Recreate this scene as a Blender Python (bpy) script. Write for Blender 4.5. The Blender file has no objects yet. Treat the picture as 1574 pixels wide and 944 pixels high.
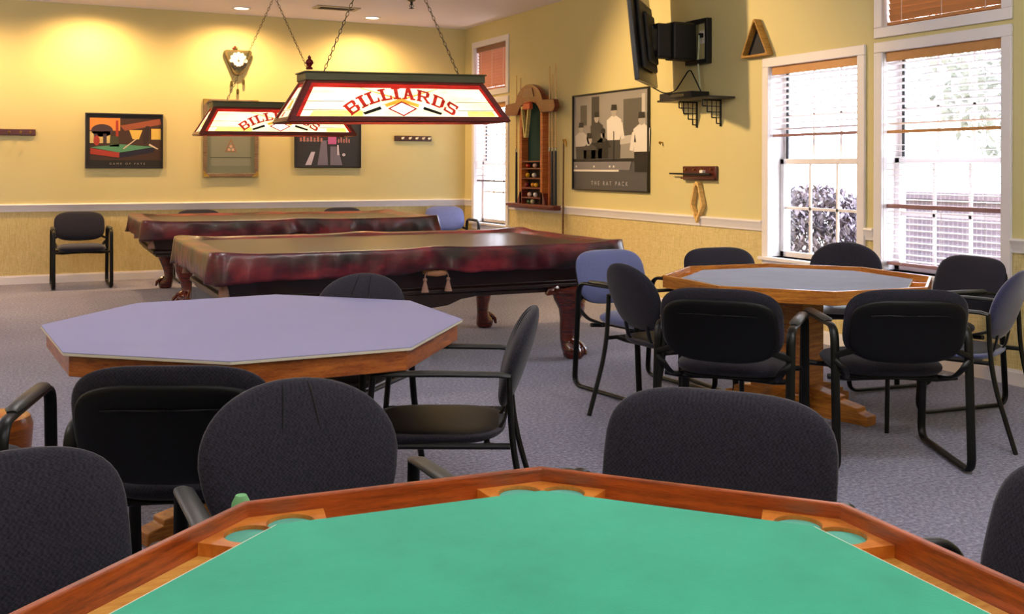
import bpy, bmesh, math, random
from mathutils import Vector, Matrix
random.seed(7)
PI = math.pi
R = math.radians
COL = bpy.context.scene.collection
XR, YB, ZC, ZR = 5.632, 13.056, 3.243, 0.908      # right wall, back wall, ceiling, chair rail
XL, YF = -3.2, -2.6                                # left wall, wall behind the camera

# ------------------------------------------------------------------ helpers
def lin(h):
    h = h.lstrip('#')
    c = [int(h[i:i+2], 16) / 255 for i in (0, 2, 4)]
    return tuple((x / 12.92 if x <= .04045 else ((x + .055) / 1.055) ** 2.4) for x in c) + (1,)

class NT:
    def __init__(s, name):
        s.m = bpy.data.materials.new(name); s.m.use_nodes = True
        s.t = s.m.node_tree; s.n = s.t.nodes; s.l = s.t.links
        s.b = s.n['Principled BSDF']; s.out = s.n['Material Output']
    def add(s, typ, **kw):
        n = s.n.new(typ)
        for k, v in kw.items():
            if k in n.inputs: n.inputs[k].default_value = v
            else: setattr(n, k, v)
        return n
    def link(s, a, b): s.l.new(a, b)
    def coords(s, scale=(1, 1, 1), kind='Object'):
        tc = s.add('ShaderNodeTexCoord'); mp = s.add('ShaderNodeMapping')
        mp.inputs['Scale'].default_value = scale
        s.link(tc.outputs[kind], mp.inputs['Vector']); return mp.outputs['Vector']
    def noise(s, vec, scale, detail=3, rough=.5):
        n = s.add('ShaderNodeTexNoise'); n.inputs['Scale'].default_value = scale
        n.inputs['Detail'].default_value = detail; n.inputs['Roughness'].default_value = rough
        s.link(vec, n.inputs['Vector']); return n.outputs['Fac']
    def ramp(s, fac, stops):
        r = s.add('ShaderNodeValToRGB'); e = r.color_ramp.elements
        while len(e) < len(stops): e.new(.5)
        for i, (p, c) in enumerate(stops): e[i].position = p; e[i].color = c
        s.link(fac, r.inputs['Fac']); return r.outputs['Color']
    def bump(s, h, strength=.2, dist=.01):
        b = s.add('ShaderNodeBump'); b.inputs['Strength'].default_value = strength
        b.inputs['Distance'].default_value = dist
        s.link(h, b.inputs['Height']); s.link(b.outputs['Normal'], s.b.inputs['Normal'])

def plain(name, col, rough=.5, metal=0, spec=.5, coat=0, emit=None, es=0, sheen=0, var=0, vscale=8, bump=0, bscale=200):
    k = NT(name); c = lin(col) if isinstance(col, str) else col
    k.b.inputs['Base Color'].default_value = c
    k.b.inputs['Roughness'].default_value = rough; k.b.inputs['Metallic'].default_value = metal
    k.b.inputs['Specular IOR Level'].default_value = spec; k.b.inputs['Coat Weight'].default_value = coat
    k.b.inputs['Coat Roughness'].default_value = .08; k.b.inputs['Sheen Weight'].default_value = sheen
    if emit: k.b.inputs['Emission Color'].default_value = lin(emit); k.b.inputs['Emission Strength'].default_value = es
    v = k.coords()
    if var:
        f = k.noise(v, vscale, 4)
        a = tuple(x * (1 - var) for x in c[:3]) + (1,); b = tuple(min(1, x * (1 + var)) for x in c[:3]) + (1,)
        k.link(k.ramp(f, [(.3, a), (.7, b)]), k.b.inputs['Base Color'])
    if bump: k.bump(k.noise(v, bscale, 3), bump, .004)
    return k.m

def wood(name, dark, light, rough=.35, scale=(2, 2, 26), coat=.3, zoom=1.0):
    k = NT(name); v = k.coords(scale)
    f = k.noise(v, 3.2 * zoom, 6, .62); g = k.noise(k.coords((scale[0] * 3, scale[1] * 3, scale[2] * 2)), 9 * zoom, 4)
    mix = k.add('ShaderNodeMath', operation='MULTIPLY_ADD'); k.link(g, mix.inputs[0]); mix.inputs[1].default_value = .35
    k.link(f, mix.inputs[2])
    k.link(k.ramp(mix.outputs[0], [(.42, lin(dark)), (.85, lin(light))]), k.b.inputs['Base Color'])
    k.b.inputs['Roughness'].default_value = rough; k.b.inputs['Coat Weight'].default_value = coat
    k.b.inputs['Coat Roughness'].default_value = .15
    k.bump(f, .08, .003); return k.m

class MB:
    def __init__(s): s.v = []; s.f = []; s.m = []
    def add(s, vs, fs, mi=0, M=None):
        o = len(s.v)
        s.v += [tuple(M @ Vector(p)) if M else tuple(p) for p in vs]
        s.f += [tuple(i + o for i in f) for f in fs]; s.m += [mi] * len(fs); return s
    def box(s, x0, x1, y0, y1, z0, z1, mi=0, M=None):
        vs = [(x, y, z) for z in (z0, z1) for y in (y0, y1) for x in (x0, x1)]
        return s.add(vs, [(0, 2, 3, 1), (4, 5, 7, 6), (0, 1, 5, 4), (2, 6, 7, 3), (0, 4, 6, 2), (1, 3, 7, 5)], mi, M)
    def prism(s, pts, z0, z1, mi=0, M=None, top=None):
        n = len(pts); top = top or pts
        vs = [(x, y, z0) for x, y in pts] + [(x, y, z1) for x, y in top]
        fs = [tuple(range(n))[::-1], tuple(range(n, 2 * n))] + [(i, (i + 1) % n, n + (i + 1) % n, n + i) for i in range(n)]
        return s.add(vs, fs, mi, M)
    def ring(s, outer, inner, z0, z1, mi=0, M=None):
        n = len(outer)
        vs = [(x, y, z) for z in (z0, z1) for P in (outer, inner) for x, y in P]
        fs = []
        for i in range(n):
            j = (i + 1) % n
            fs += [(i, j, 2*n + j, 2*n + i), (n + j, n + i, 3*n + i, 3*n + j), (2*n + i, 2*n + j, 3*n + j, 3*n + i), (j, i, n + i, n + j)]
        return s.add(vs, fs, mi, M)
    def tube(s, path, a, b=None, n=10, closed=False, up=(1, 0, 0), mi=0, M=None):
        """sweep an ellipse: half-size a along `up`-ish side vector, b across it"""
        P = [Vector(p) for p in path]; N = len(P); U = Vector(up); rings = []; vs = []
        for i, p in enumerate(P):
            t = (P[(i + 1) % N] - P[i - 1]) if closed else (P[min(i + 1, N - 1)] - P[max(i - 1, 0)])
            t = t.normalized() if t.length else Vector((0, 0, 1))
            sd = U - t * U.dot(t)
            if sd.length < 1e-4: sd = t.orthogonal()
            sd.normalize(); w = t.cross(sd)
            ra = a[i] if isinstance(a, (list, tuple)) else a
            rb = ra if b is None else (b[i] if isinstance(b, (list, tuple)) else b)
            for k in range(n):
                th = 2 * PI * k / n
                vs.append(p + sd * (ra * math.cos(th)) + w * (rb * math.sin(th)))
        fs = []
        for i in range(N if closed else N - 1):
            j = (i + 1) % N
            for k in range(n):
                l = (k + 1) % n
                fs.append((i*n + k, i*n + l, j*n + l, j*n + k))
        if not closed: fs += [tuple(range(n))[::-1], tuple(range((N-1)*n, N*n))]
        return s.add(vs, fs, mi, M)
    def lathe(s, prof, n=20, mi=0, M=None):
        vs = []; N = len(prof)
        for r, z in prof:
            for k in range(n): vs.append((r * math.cos(2*PI*k/n), r * math.sin(2*PI*k/n), z))
        fs = [(i*n + k, i*n + (k+1) % n, (i+1)*n + (k+1) % n, (i+1)*n + k) for i in range(N-1) for k in range(n)]
        fs += [tuple(range(n))[::-1], tuple(range((N-1)*n, N*n))]
        return s.add(vs, fs, mi, M)
    def ball(s, c, r, n=14, mi=0, sc=(1, 1, 1)):
        pr = [(max(1e-4, r * math.sin(PI*i/n)), -r * math.cos(PI*i/n)) for i in range(n + 1)]
        return s.lathe(pr, n + 4, mi, Matrix.Translation(c) @ Matrix.Diagonal((*sc, 1)))
    def build(s, name, mats, parent=None, loc=None, rotz=None, smooth=40, bevel=0, seg=2, sub=0):
        me = bpy.data.meshes.new(name); me.from_pydata(s.v, [], s.f)
        mats = mats if isinstance(mats, (list, tuple)) else [mats]
        for m in mats: me.materials.append(m)
        me.polygons.foreach_set('material_index', s.m)
        bm = bmesh.new(); bm.from_mesh(me); bmesh.ops.recalc_face_normals(bm, faces=bm.faces); bm.to_mesh(me); bm.free()
        if smooth:
            me.polygons.foreach_set('use_smooth', [True] * len(me.polygons)); me.set_sharp_from_angle(angle=R(smooth))
        o = bpy.data.objects.new(name, me); COL.objects.link(o)
        if parent: o.parent = parent
        if loc is not None: o.location = loc
        if rotz is not None: o.rotation_euler.z = rotz
        if bevel:
            md = o.modifiers.new('bevel', 'BEVEL'); md.width = bevel; md.segments = seg; md.limit_method = 'ANGLE'; md.angle_limit = R(35)
        if sub:
            md = o.modifiers.new('sub', 'SUBSURF'); md.levels = sub; md.render_levels = sub
        return o

def tag(o, label, cat, group=None, kind=None):
    o['label'] = label; o['category'] = cat
    if group: o['group'] = group
    if kind: o['kind'] = kind
    return o
def thing(name, label, cat, loc=(0, 0, 0), rotz=0, group=None):
    o = bpy.data.objects.new(name, None); o.empty_display_size = .1; COL.objects.link(o)
    o.location = loc; o.rotation_euler = (0, 0, rotz); return tag(o, label, cat, group)
def struct(o, label=None, cat=None):
    o['kind'] = 'structure'
    o['category'] = cat or o.name.split('_')[0].split('.')[0]
    o['label'] = label
    return o
def dup(root, loc, rotz, label):
    r = root.copy(); COL.objects.link(r); r.location = loc; r.rotation_euler = (0, 0, rotz); r['label'] = label
    for ch in root.children:
        c = ch.copy(); COL.objects.link(c); c.parent = r
        for g in ch.children:
            d = g.copy(); COL.objects.link(d); d.parent = c
    return r

def fillet(pts, r, seg=5, closed=False):
    P = [Vector(p) for p in pts]; out = []; n = len(P)
    for i, p in enumerate(P):
        if not closed and i in (0, n - 1): out.append(p); continue
        a = P[i-1] - p; b = P[(i+1) % n] - p
        rr = min(r, a.length * .49, b.length * .49); a.normalize(); b.normalize()
        for k in range(seg + 1):
            t = k / seg; q0 = p + a * rr * (1 - t); q1 = p + b * rr * t
            out.append(q0.lerp(q1, t))
    return out
def ngon(Rr, n=8, a0=0, c=(0, 0)):
    return [(c[0] + Rr * math.cos(a0 + 2*PI*k/n), c[1] + Rr * math.sin(a0 + 2*PI*k/n)) for k in range(n)]
def rrect(w, h, r, seg=6, c=(0, 0)):
    out = []
    for sx, sy, a in ((1, 1, 0), (-1, 1, 90), (-1, -1, 180), (1, -1, 270)):
        for k in range(seg + 1):
            t = R(a + 90*k/seg); out.append((c[0] + sx*(w/2 - r) + r*math.cos(t), c[1] + sy*(h/2 - r) + r*math.sin(t)))
    return out
def text_into(mb, s, size, M, mi=0, extr=.0004, align='CENTER', space=1.0):
    cu = bpy.data.curves.new('caption', 'FONT'); cu.body = s; cu.size = size; cu.align_x = align; cu.extrude = extr; cu.space_character = space
    ob = bpy.data.objects.new('caption', cu); COL.objects.link(ob)
    me = bpy.data.meshes.new_from_object(ob.evaluated_get(bpy.context.evaluated_depsgraph_get()))
    mb.add([v.co for v in me.vertices], [tuple(p.vertices) for p in me.polygons], mi, M)
    bpy.data.objects.remove(ob); bpy.data.curves.remove(cu); bpy.data.meshes.remove(me)

# ------------------------------------------------------------------ materials
def mk_paint():
    k = NT('wall paint'); v = k.coords()
    k.link(k.ramp(k.noise(v, .8, 2), [(.2, lin('#cabf86')), (.8, lin('#d3c891'))]), k.b.inputs['Base Color'])
    k.b.inputs['Roughness'].default_value = .72; k.bump(k.noise(v, 90, 4), .06, .004); return k.m
def mk_paper():
    k = NT('grasscloth wallpaper')
    f = k.noise(k.coords((6, 6, 60)), 3, 5, .7); g = k.noise(k.coords((45, 45, 4)), 3, 5, .7)
    a = k.add('ShaderNodeMath', operation='ADD'); k.link(f, a.inputs[0]); k.link(g, a.inputs[1])
    h = k.add('ShaderNodeMath', operation='MULTIPLY'); k.link(a.outputs[0], h.inputs[0]); h.inputs[1].default_value = .5
    k.link(k.ramp(h.outputs[0], [(.32, lin('#a5935b')), (.5, lin('#cdba80')), (.68, lin('#e0d09a'))]), k.b.inputs['Base Color'])
    k.b.inputs['Roughness'].default_value = .85; k.bump(h.outputs[0], .35, .006); return k.m
def mk_carpet():
    k = NT('loop pile carpet'); v = k.coords()
    f = k.noise(v, 55, 4, .75); g = k.noise(v, .9, 3)
    a = k.add('ShaderNodeMath', operation='MULTIPLY_ADD'); k.link(g, a.inputs[0]); a.inputs[1].default_value = .18; k.link(f, a.inputs[2])
    k.link(k.ramp(a.outputs[0], [(.38, lin('#3c3c4b')), (.58, lin('#75758e')), (.78, lin('#aaaabc'))]), k.b.inputs['Base Color'])
    k.b.inputs['Roughness'].default_value = .95; k.b.inputs['Sheen Weight'].default_value = .2
    k.bump(k.noise(v, 130, 3), .6, .01); return k.m
def mk_fabric(name, c0, c1, sheen=.5):
    k = NT(name); v = k.coords()
    w = k.add('ShaderNodeTexChecker'); w.inputs['Scale'].default_value = 190; k.link(v, w.inputs['Vector'])
    f = k.noise(v, 150, 3, .7)
    a = k.add('ShaderNodeMath', operation='MULTIPLY_ADD'); k.link(w.outputs['Fac'], a.inputs[0]); a.inputs[1].default_value = .22; k.link(f, a.inputs[2])
    k.link(k.ramp(a.outputs[0], [(.3, lin(c0)), (.85, lin(c1))]), k.b.inputs['Base Color'])
    k.b.inputs['Roughness'].default_value = .9; k.b.inputs['Sheen Weight'].default_value = sheen
    k.b.inputs['Sheen Roughness'].default_value = .4; k.b.inputs['Specular IOR Level'].default_value = .2
    k.bump(a.outputs[0], .25, .004); return k.m
def mk_cover():
    k = NT('burgundy vinyl cover'); v = k.coords((1, 1.6, 2.2))
    f = k.noise(v, 2.2, 5, .6)
    k.link(k.ramp(f, [(.36, lin('#12060d')), (.5, lin('#4c0e1c')), (.67, lin('#86262f'))]), k.b.inputs['Base Color'])
    k.b.inputs['Roughness'].default_value = .36; k.b.inputs['Coat Weight'].default_value = .35; k.b.inputs['Coat Roughness'].default_value = .18
    k.bump(k.noise(k.coords((1.4, 1, .6)), 9, 5, .6), .2, .02); return k.m
def mk_felt(name, c0, c1):
    k = NT(name); v = k.coords()
    k.link(k.ramp(k.noise(v, 2.4, 5, .65), [(.25, lin(c0)), (.75, lin(c1))]), k.b.inputs['Base Color'])
    k.b.inputs['Roughness'].default_value = .95; k.b.inputs['Sheen Weight'].default_value = .25; k.b.inputs['Specular IOR Level'].default_value = .15
    k.bump(k.noise(v, 300, 2), .15, .002); return k.m
def mk_glass():
    k = NT('window glass'); k.n.remove(k.b)
    t = k.add('ShaderNodeBsdfTransparent'); g = k.add('ShaderNodeBsdfGlossy'); g.inputs['Roughness'].default_value = .02
    mx = k.add('ShaderNodeMixShader'); mx.inputs['Fac'].default_value = .06
    k.link(t.outputs[0], mx.inputs[1]); k.link(g.outputs[0], mx.inputs[2]); k.link(mx.outputs[0], k.out.inputs['Surface']); return k.m
def mk_slat(name, c, tr):
    k = NT(name); k.n.remove(k.b)
    d = k.add('ShaderNodeBsdfDiffuse'); d.inputs['Color'].default_value = lin(c)
    t = k.add('ShaderNodeBsdfTranslucent'); t.inputs['Color'].default_value = lin(c)
    mx = k.add('ShaderNodeMixShader'); mx.inputs['Fac'].default_value = tr
    k.link(d.outputs[0], mx.inputs[1]); k.link(t.outputs[0], mx.inputs[2]); k.link(mx.outputs[0], k.out.inputs['Surface']); return k.m
def mk_glow(name, c0, c1, s, scale=4):
    """stained glass lit from behind by the lamp's own bulbs"""
    k = NT(name); f = k.noise(k.coords((1, 1, 5)), scale, 4, .6)
    col = k.ramp(f, [(.35, lin(c0)), (.65, lin(c1))])
    k.link(col, k.b.inputs['Base Color']); k.link(col, k.b.inputs['Emission Color'])
    k.b.inputs['Emission Strength'].default_value = s; k.b.inputs['Roughness'].default_value = .15; return k.m
def mk_brick():
    k = NT('brick'); br = k.add('ShaderNodeTexBrick')
    br.inputs['Scale'].default_value = 4.2; br.inputs['Color1'].default_value = lin('#594e5c'); br.inputs['Color2'].default_value = lin('#6b5c68')
    br.inputs['Mortar'].default_value = lin('#857a82'); br.inputs['Mortar Size'].default_value = .018
    mp = k.coords((1, 1, 1)); k.l.new(mp, br.inputs['Vector'])
    k.link(br.outputs['Color'], k.b.inputs['Base Color']); k.b.inputs['Roughness'].default_value = .9; return k.m

M = dict(
    paint=mk_paint(), paper=mk_paper(), carpet=mk_carpet(), white=plain('white trim paint', '#e6e2e4', .4),
    ceil=plain('ceiling paint', '#f4eef8', .9, bump=.05, bscale=160), otherwall=plain('plain wall paint', '#cdc39a', .8),
    fabric=mk_fabric('charcoal weave', '#18171f', '#312f39', .15), slate=mk_fabric('window lit weave', '#4f5680', '#7078a4', .6),  # second weave is paler blue: window light painted into the chair cloth
    navy=mk_fabric('navy weave', '#15151f', '#2c2c3c', .3),
    plastic=plain('black plastic', '#050506', .5, spec=.25), metal=plain('black enamel', '#050605', .4, spec=.3),
    armpad=plain('black polyurethane', '#2c2e2b', .42), chrome=plain('chrome', '#d0d0d4', .12, 1), iron=plain('black iron', '#0d0d0f', .5),
    oak=wood('golden oak', '#7a3508', '#d08a34'), oakrim=wood('red oak rim', '#561605', '#b0521a', coat=.5),
    oaklight=wood('light oak tray', '#b96f18', '#e8b456', scale=(3, 14, 3)), oakblock=wood('amber oak block', '#b45a12', '#d98a35', scale=(4, 9, 4)),
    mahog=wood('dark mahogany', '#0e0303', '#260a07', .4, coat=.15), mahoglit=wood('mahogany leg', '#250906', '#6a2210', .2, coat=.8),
    cherry=wood('cherry rack wood', '#4a130d', '#7e2f20', .35), pine=wood('pale maple', '#b98a3c', '#e6c581', .4),
    cover=mk_cover(), green=mk_felt('green felt', '#12906e', '#2ab08c'), cupgreen=mk_felt('pale green felt', '#3f9c84', '#5ab09a'),
    bluefelt=mk_felt('blue grey felt', '#6d7690', '#868fa8'), lav=plain('lavender laminate', '#8d8db2', .55, var=.03, vscale=2, spec=.35),
    beige=plain('beige edge band', '#e0d8c2', .5), glass=mk_glass(), slat=mk_slat('white faux wood slats', '#f4eff1', .06),
    tanslat=mk_slat('tan wood slats', '#c08a5c', .02), pinkslat=mk_slat('dusty pink slats', '#d09c88', .06), valance=plain('tan valance', '#c08a50', .5, var=.08),
    black=plain('matte black', '#0a0a0c', .6), gasket=plain('black gasket', '#101014', .6),
    glow=mk_glow('lit cream glass', '#ffeeb4', '#fff9dc', .84), glowy=mk_glow('lit yellow glass', '#ffdc50', '#ffec90', .8), glowr=mk_glow('lit red glass', '#8e1410', '#c42a1c', .55),
    glowa=mk_glow('lit amber glass', '#e08a1c', '#f3b548', .8), glowd=mk_glow('lit white glass', '#fff4f0', '#ffffff', 1.15), glowk=plain('opaque black glass', '#14180f', .2),
    letter=mk_glow('lit crimson glass', '#9a160f', '#c8301f', .5), came=plain('lead came', '#6b6a4c', .5), lampwood=wood('lamp frame wood', '#3a0d08', '#6d2014', .4),
    cap=plain('aged bronze cap', '#4b4a30', .5, .3), chain=plain('antique brass chain', '#6d6350', .4, .8), brass=plain('brass', '#b18c45', .3, 1),
    tassel=plain('faded cord tassel', '#94705f', .9, bump=.4, bscale=300), leather=plain('tan pocket leather', '#a3714e', .6),
    redwood=plain('red lacquered wood', '#4a0d0c', .3, coat=.4), paper_white=plain('ivory', '#efe6dc', .5), cord=plain('pale cable', '#b6c19c', .5),
    leaf=plain('grey green leaves', '#6d6472', .8, var=.35, vscale=9), leaf2=plain('pale leaves', '#8b8f86', .8, var=.3, vscale=6), bark=plain('bark', '#51443f', .9),
    brick=mk_brick(), grass=plain('pale ground', '#a09e94', .9, var=.1), bin=wood('orange brown wood', '#5a2406', '#b0601f'),
)

# ------------------------------------------------------------------ camera
F = 1586.3; yaw = .45281; roll = .002578; PCY = 257.16
fw = Vector((math.sin(yaw), math.cos(yaw), 0)); rt = Vector((math.cos(yaw), -math.sin(yaw), 0)); up = Vector((0, 0, 1))
r2 = rt * math.cos(roll) + up * math.sin(roll); u2 = up * math.cos(roll) - rt * math.sin(roll)
cam = bpy.data.cameras.new('camera'); co = bpy.data.objects.new('camera', cam); COL.objects.link(co)
co.matrix_world = Matrix(((r2.x, u2.x, -fw.x, 0), (r2.y, u2.y, -fw.y, 0), (r2.z, u2.z, -fw.z, 1.35), (0, 0, 0, 1)))
cam.sensor_fit = 'HORIZONTAL'; cam.sensor_width = 36; cam.lens = 36 * F / 1574; cam.shift_y = -(472 - PCY) / 1574; cam.clip_start = .05
sc = bpy.context.scene; sc.camera = co
sc.view_settings.view_transform = 'Standard'; sc.view_settings.look = 'None'; sc.view_settings.gamma = 1
sc.view_settings.use_curve_mapping = False; sc.view_settings.exposure = 0.36
sc.cycles.use_denoising = True
sc.cycles.max_bounces = 8; sc.cycles.diffuse_bounces = 5; sc.cycles.sample_clamp_indirect = 6

# ------------------------------------------------------------------ room
WIN = [(5.73, 6.72, .62, 2.18), (4.50, 5.49, .62, 2.18), (4.50, 5.49, 2.36, 2.95), (11.73, 12.71, .62, 2.18), (11.73, 12.71, 2.36, 2.95)]
def wall_right():
    T = .22; mb = MB(); x0, x1 = XR, XR + T
    ys = sorted({YF, YB} | {w[0] for w in WIN} | {w[1] for w in WIN}); zs = sorted({0, ZR, ZC} | {w[2] for w in WIN} | {w[3] for w in WIN})
    solid = lambda y, z: YF < y < YB and 0 < z < ZC and not any(w[0] < y < w[1] and w[2] < z < w[3] for w in WIN)
    for i in range(len(ys) - 1):
        for j in range(len(zs) - 1):
            a, b, c, d = ys[i], ys[i+1], zs[j], zs[j+1]
            if not solid((a+b)/2, (c+d)/2): continue
            mi = 1 if d <= ZR + 1e-6 else 0
            mb.add([(x0, a, c), (x0, b, c), (x0, b, d), (x0, a, d)], [(0, 1, 2, 3)], mi)
            mb.add([(x1, a, c), (x1, b, c), (x1, b, d), (x1, a, d)], [(3, 2, 1, 0)], mi)
    for a, b, c, d in WIN:
        mb.add([(x0, a, c), (x1, a, c), (x1, b, c), (x0, b, c)], [(0, 1, 2, 3)], 2); mb.add([(x0, a, d), (x1, a, d), (x1, b, d), (x0, b, d)], [(3, 2, 1, 0)], 2)
        mb.add([(x0, a, c), (x1, a, c), (x1, a, d), (x0, a, d)], [(3, 2, 1, 0)], 2); mb.add([(x0, b, c), (x1, b, c), (x1, b, d), (x0, b, d)], [(0, 1, 2, 3)], 2)
    me = mb.build('wall_right', [M['paint'], M['paper'], M['white']], smooth=0)
    return me
struct(wall_right(), 'yellow green painted wall with windows over textured wallpaper', 'wall')
b = MB().box(XL, XR, YB, YB + .15, ZR, ZC, 0).box(XL, XR, YB, YB + .15, 0, ZR, 1)
struct(b.build('wall_back', [M['paint'], M['paper']], smooth=0), 'yellow painted back wall above straw coloured textured wallpaper', 'wall')
struct(MB().box(XL - .15, XL, YF, YB + .15, 0, ZC).build('wall_left', M['otherwall'], smooth=0), 'plain yellow wall on the left side of the room', 'wall')
struct(MB().box(XL - .15, XR + .22, YF - .15, YF, 0, ZC).build('wall_front', M['otherwall'], smooth=0), 'plain yellow wall behind the viewpoint', 'wall')
struct(MB().box(XL - .15, XR + .22, YF - .15, YB + .15, -.1, 0).build('floor', M['carpet'], smooth=0), 'speckled blue grey carpet covering the whole floor', 'floor')
struct(MB().box(XL - .15, XR + .22, YF - .15, YB + .15, ZC, ZC + .1).build('ceiling', M['ceil'], smooth=0), 'pale lavender white flat ceiling', 'ceiling')

def rail_profile(mb, along, p0, p1):
    prof = [(0, -.082), (.012, -.082), (.012, -.06), (.02, -.05), (.02, -.03), (.028, -.02), (.034, -.006), (.03, .004), (0, .008)]
    vs = []
    for t in (p0, p1):
        for d, z in prof: vs.append((t, YB - d, ZR + z) if along == 'x' else (XR - d, t, ZR + z))
    n = len(prof); fs = [(i, (i+1) % n, n + (i+1) % n, n + i) for i in range(n)] + [tuple(range(n)), tuple(range(n, 2*n))[::-1]]
    mb.add(vs, fs)
m = MB(); rail_profile(m, 'x', XL, XR); struct(m.build('trim_1', M['white']), 'white chair rail along the back wall', 'trim')
m = MB()
for a, b_ in ((YF, 4.425), (5.57, 5.655), (6.797, 11.655), (12.786, YB)): rail_profile(m, 'y', a, b_)
struct(m.build('trim_2', M['white']), 'white chair rail along the window wall', 'trim')
struct(MB().box(XL, XR, YB - .016, YB, 0, .085).box(XL, XR, YB - .009, YB, .085, .1).build('baseboard_back', M['white'], smooth=0), 'white baseboard along the back wall', 'baseboard')
struct(MB().box(XR - .016, XR, YF, YB - .02, 0, .085).box(XR - .009, XR, YF, YB - .02, .085, .1).build('baseboard_right', M['white'], smooth=0), 'white baseboard along the window wall', 'baseboard')

# windows ---------------------------------------------------------------
def window(n, y0, y1, z0, z1, label, double=True, top=True, bottom=True):
    t = bpy.data.objects.new('window_%d' % n, None); COL.objects.link(t); t.location = (XR, (y0+y1)/2, z0)
    struct(t, label, 'window')
    o = Vector((XR, (y0+y1)/2, z0)); w = (y1 - y0) / 2; h = z1 - z0; c = .075
    # casing boards
    m = MB().box(-.022, 0, -w - c, -w, 0, h).box(-.022, 0, w, w + c, 0, h)
    m.box(-.022, 0, -w - c, w + c, h, h + c)
    if not bottom: m.box(-.022, 0, -w - c, w + c, -c, 0)
    m.build('casing', M['white'], t, bevel=.005)
    if bottom: MB().box(-.05, .12, -w - c - .02, w + c + .02, -.03, 0).box(-.02, 0, -w - c, w + c, -.1, -.03).build('window_sill', M['white'], t, bevel=.005)
    def sash(x, za, zb, nm, cols, rows):
        s = .045; m = MB().box(x, x + .03, -w, -w + s, za, zb).box(x, x + .03, w - s, w, za, zb).box(x, x + .03, -w, w, za, za + s).box(x, x + .03, -w, w, zb - s, zb)
        o_ = m.build(nm, M['white'], t, smooth=0, bevel=.003)
        k = MB(); iw = 2 * (w - s); ih = zb - za - 2 * s
        for i in range(1, cols): yy = -w + s + iw * i / cols; k.box(x + .008, x + .022, yy - .011, yy + .011, za + s, zb - s)
        for j in range(1, rows): zz = za + s + ih * j / rows; k.box(x + .008, x + .022, -w + s, w - s, zz - .011, zz + .011)
        k.build('muntin_bars', M['white'], o_, smooth=0)
        MB().box(x + .013, x + .017, -w + s, w - s, za + s, zb - s).build('pane', M['glass'], o_, smooth=0)
    if double:
        mid = h * .5
        sash(.15, mid - .02, h, 'upper_sash', 3, 2); sash(.11, 0, mid + .025, 'lower_sash', 3, 2)
        MB().box(.135, .149, w - .062, w - .044, mid + .025, h - .02).build('gasket', M['gasket'], t, smooth=0)
    else: sash(.13, 0, h, 'fixed_sash', 3, 1)
    return t
window(1, *WIN[0], 'tall white double hung window left of the stacked windows')
window(2, *WIN[1], 'white double hung window below the transom at right')
window(3, *WIN[2], 'small white transom window at the top right', double=False, bottom=False)
window(4, *WIN[3], 'far white double hung window beside the room corner')
window(5, *WIN[4], 'far white transom window beside the room corner', double=False, bottom=False)

def blind(y0, y1, ztop, zbot, label, mat, pitch=.046, tilt=R(12), valance=True, vmat=None, rail=None, stack=0, extra=None, depth=.05, x=.045):
    yc = (y0 + y1) / 2; w = (y1 - y0) / 2 - .012
    t = thing('window_blind', label, 'blind', (XR, yc, zbot), 0, 'wooden slat blinds in the windows'); H = ztop - zbot
    if valance: MB().box(x - .035, x - .022, -w, w, H - .068, H).box(x - .022, x + .03, -w + .004, w - .004, H - .045, H - .004).build('valance', vmat or M['valance'], t, smooth=0, bevel=.003)
    m = MB(); z = H - .085
    while z > .035 + stack * .006:
        Mx = Matrix.Translation((x, 0, z)) @ Matrix.Rotation(tilt, 4, 'Y')
        m.box(-depth/2, depth/2, -w, w, -.0015, .0015, 0, Mx); z -= pitch
    for k in range(stack): m.box(x - depth/2, x + depth/2, -w, w, .028 + k*.006, .031 + k*.006)
    m.build('slats', mat, t, smooth=0)
    MB().box(x - .026, x + .026, -w, w, 0, .022).build('bottom_rail', rail or mat, t, smooth=0, bevel=.004)
    for yy in (-w * .72, 0, w * .72): MB().tube([(x - depth/2 - .002, yy, .01), (x - depth/2 - .002, yy, H - .05)], .0016, n=5).build('ladder_cord', M['white'], t)
    if extra: MB().box(x - .03, x + .03, -w, w, extra, extra + .03).build('middle_rail', rail or mat, t, smooth=0, bevel=.004)
    return t
MB_ = M
dr = plain('dark rose rail', '#8f6a6c', .5)  # rail tone darker and rosier than the slats
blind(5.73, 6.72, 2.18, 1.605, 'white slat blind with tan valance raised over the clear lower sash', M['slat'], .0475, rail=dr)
blind(4.50, 5.49, 2.18, 1.60, 'upper white blind under its tan valance in the window below the transom', M['slat'], .0475, rail=M['valance'])
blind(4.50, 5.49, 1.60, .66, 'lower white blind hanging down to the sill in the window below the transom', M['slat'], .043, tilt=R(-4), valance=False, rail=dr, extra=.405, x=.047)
blind(4.50, 5.49, 2.95, 2.372, 'closed tan wooden blind in the transom at top right', M['tanslat'], .04, tilt=R(68), rail=M['tanslat'])
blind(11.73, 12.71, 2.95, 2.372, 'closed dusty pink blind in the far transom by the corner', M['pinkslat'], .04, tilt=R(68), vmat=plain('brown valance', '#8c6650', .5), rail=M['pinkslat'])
blind(11.73, 12.71, 2.18, 1.16, 'white blind lowered halfway in the far window by the corner', M['slat'], .0475, rail=plain('grey rail', '#6f6a7c', .5))

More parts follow.
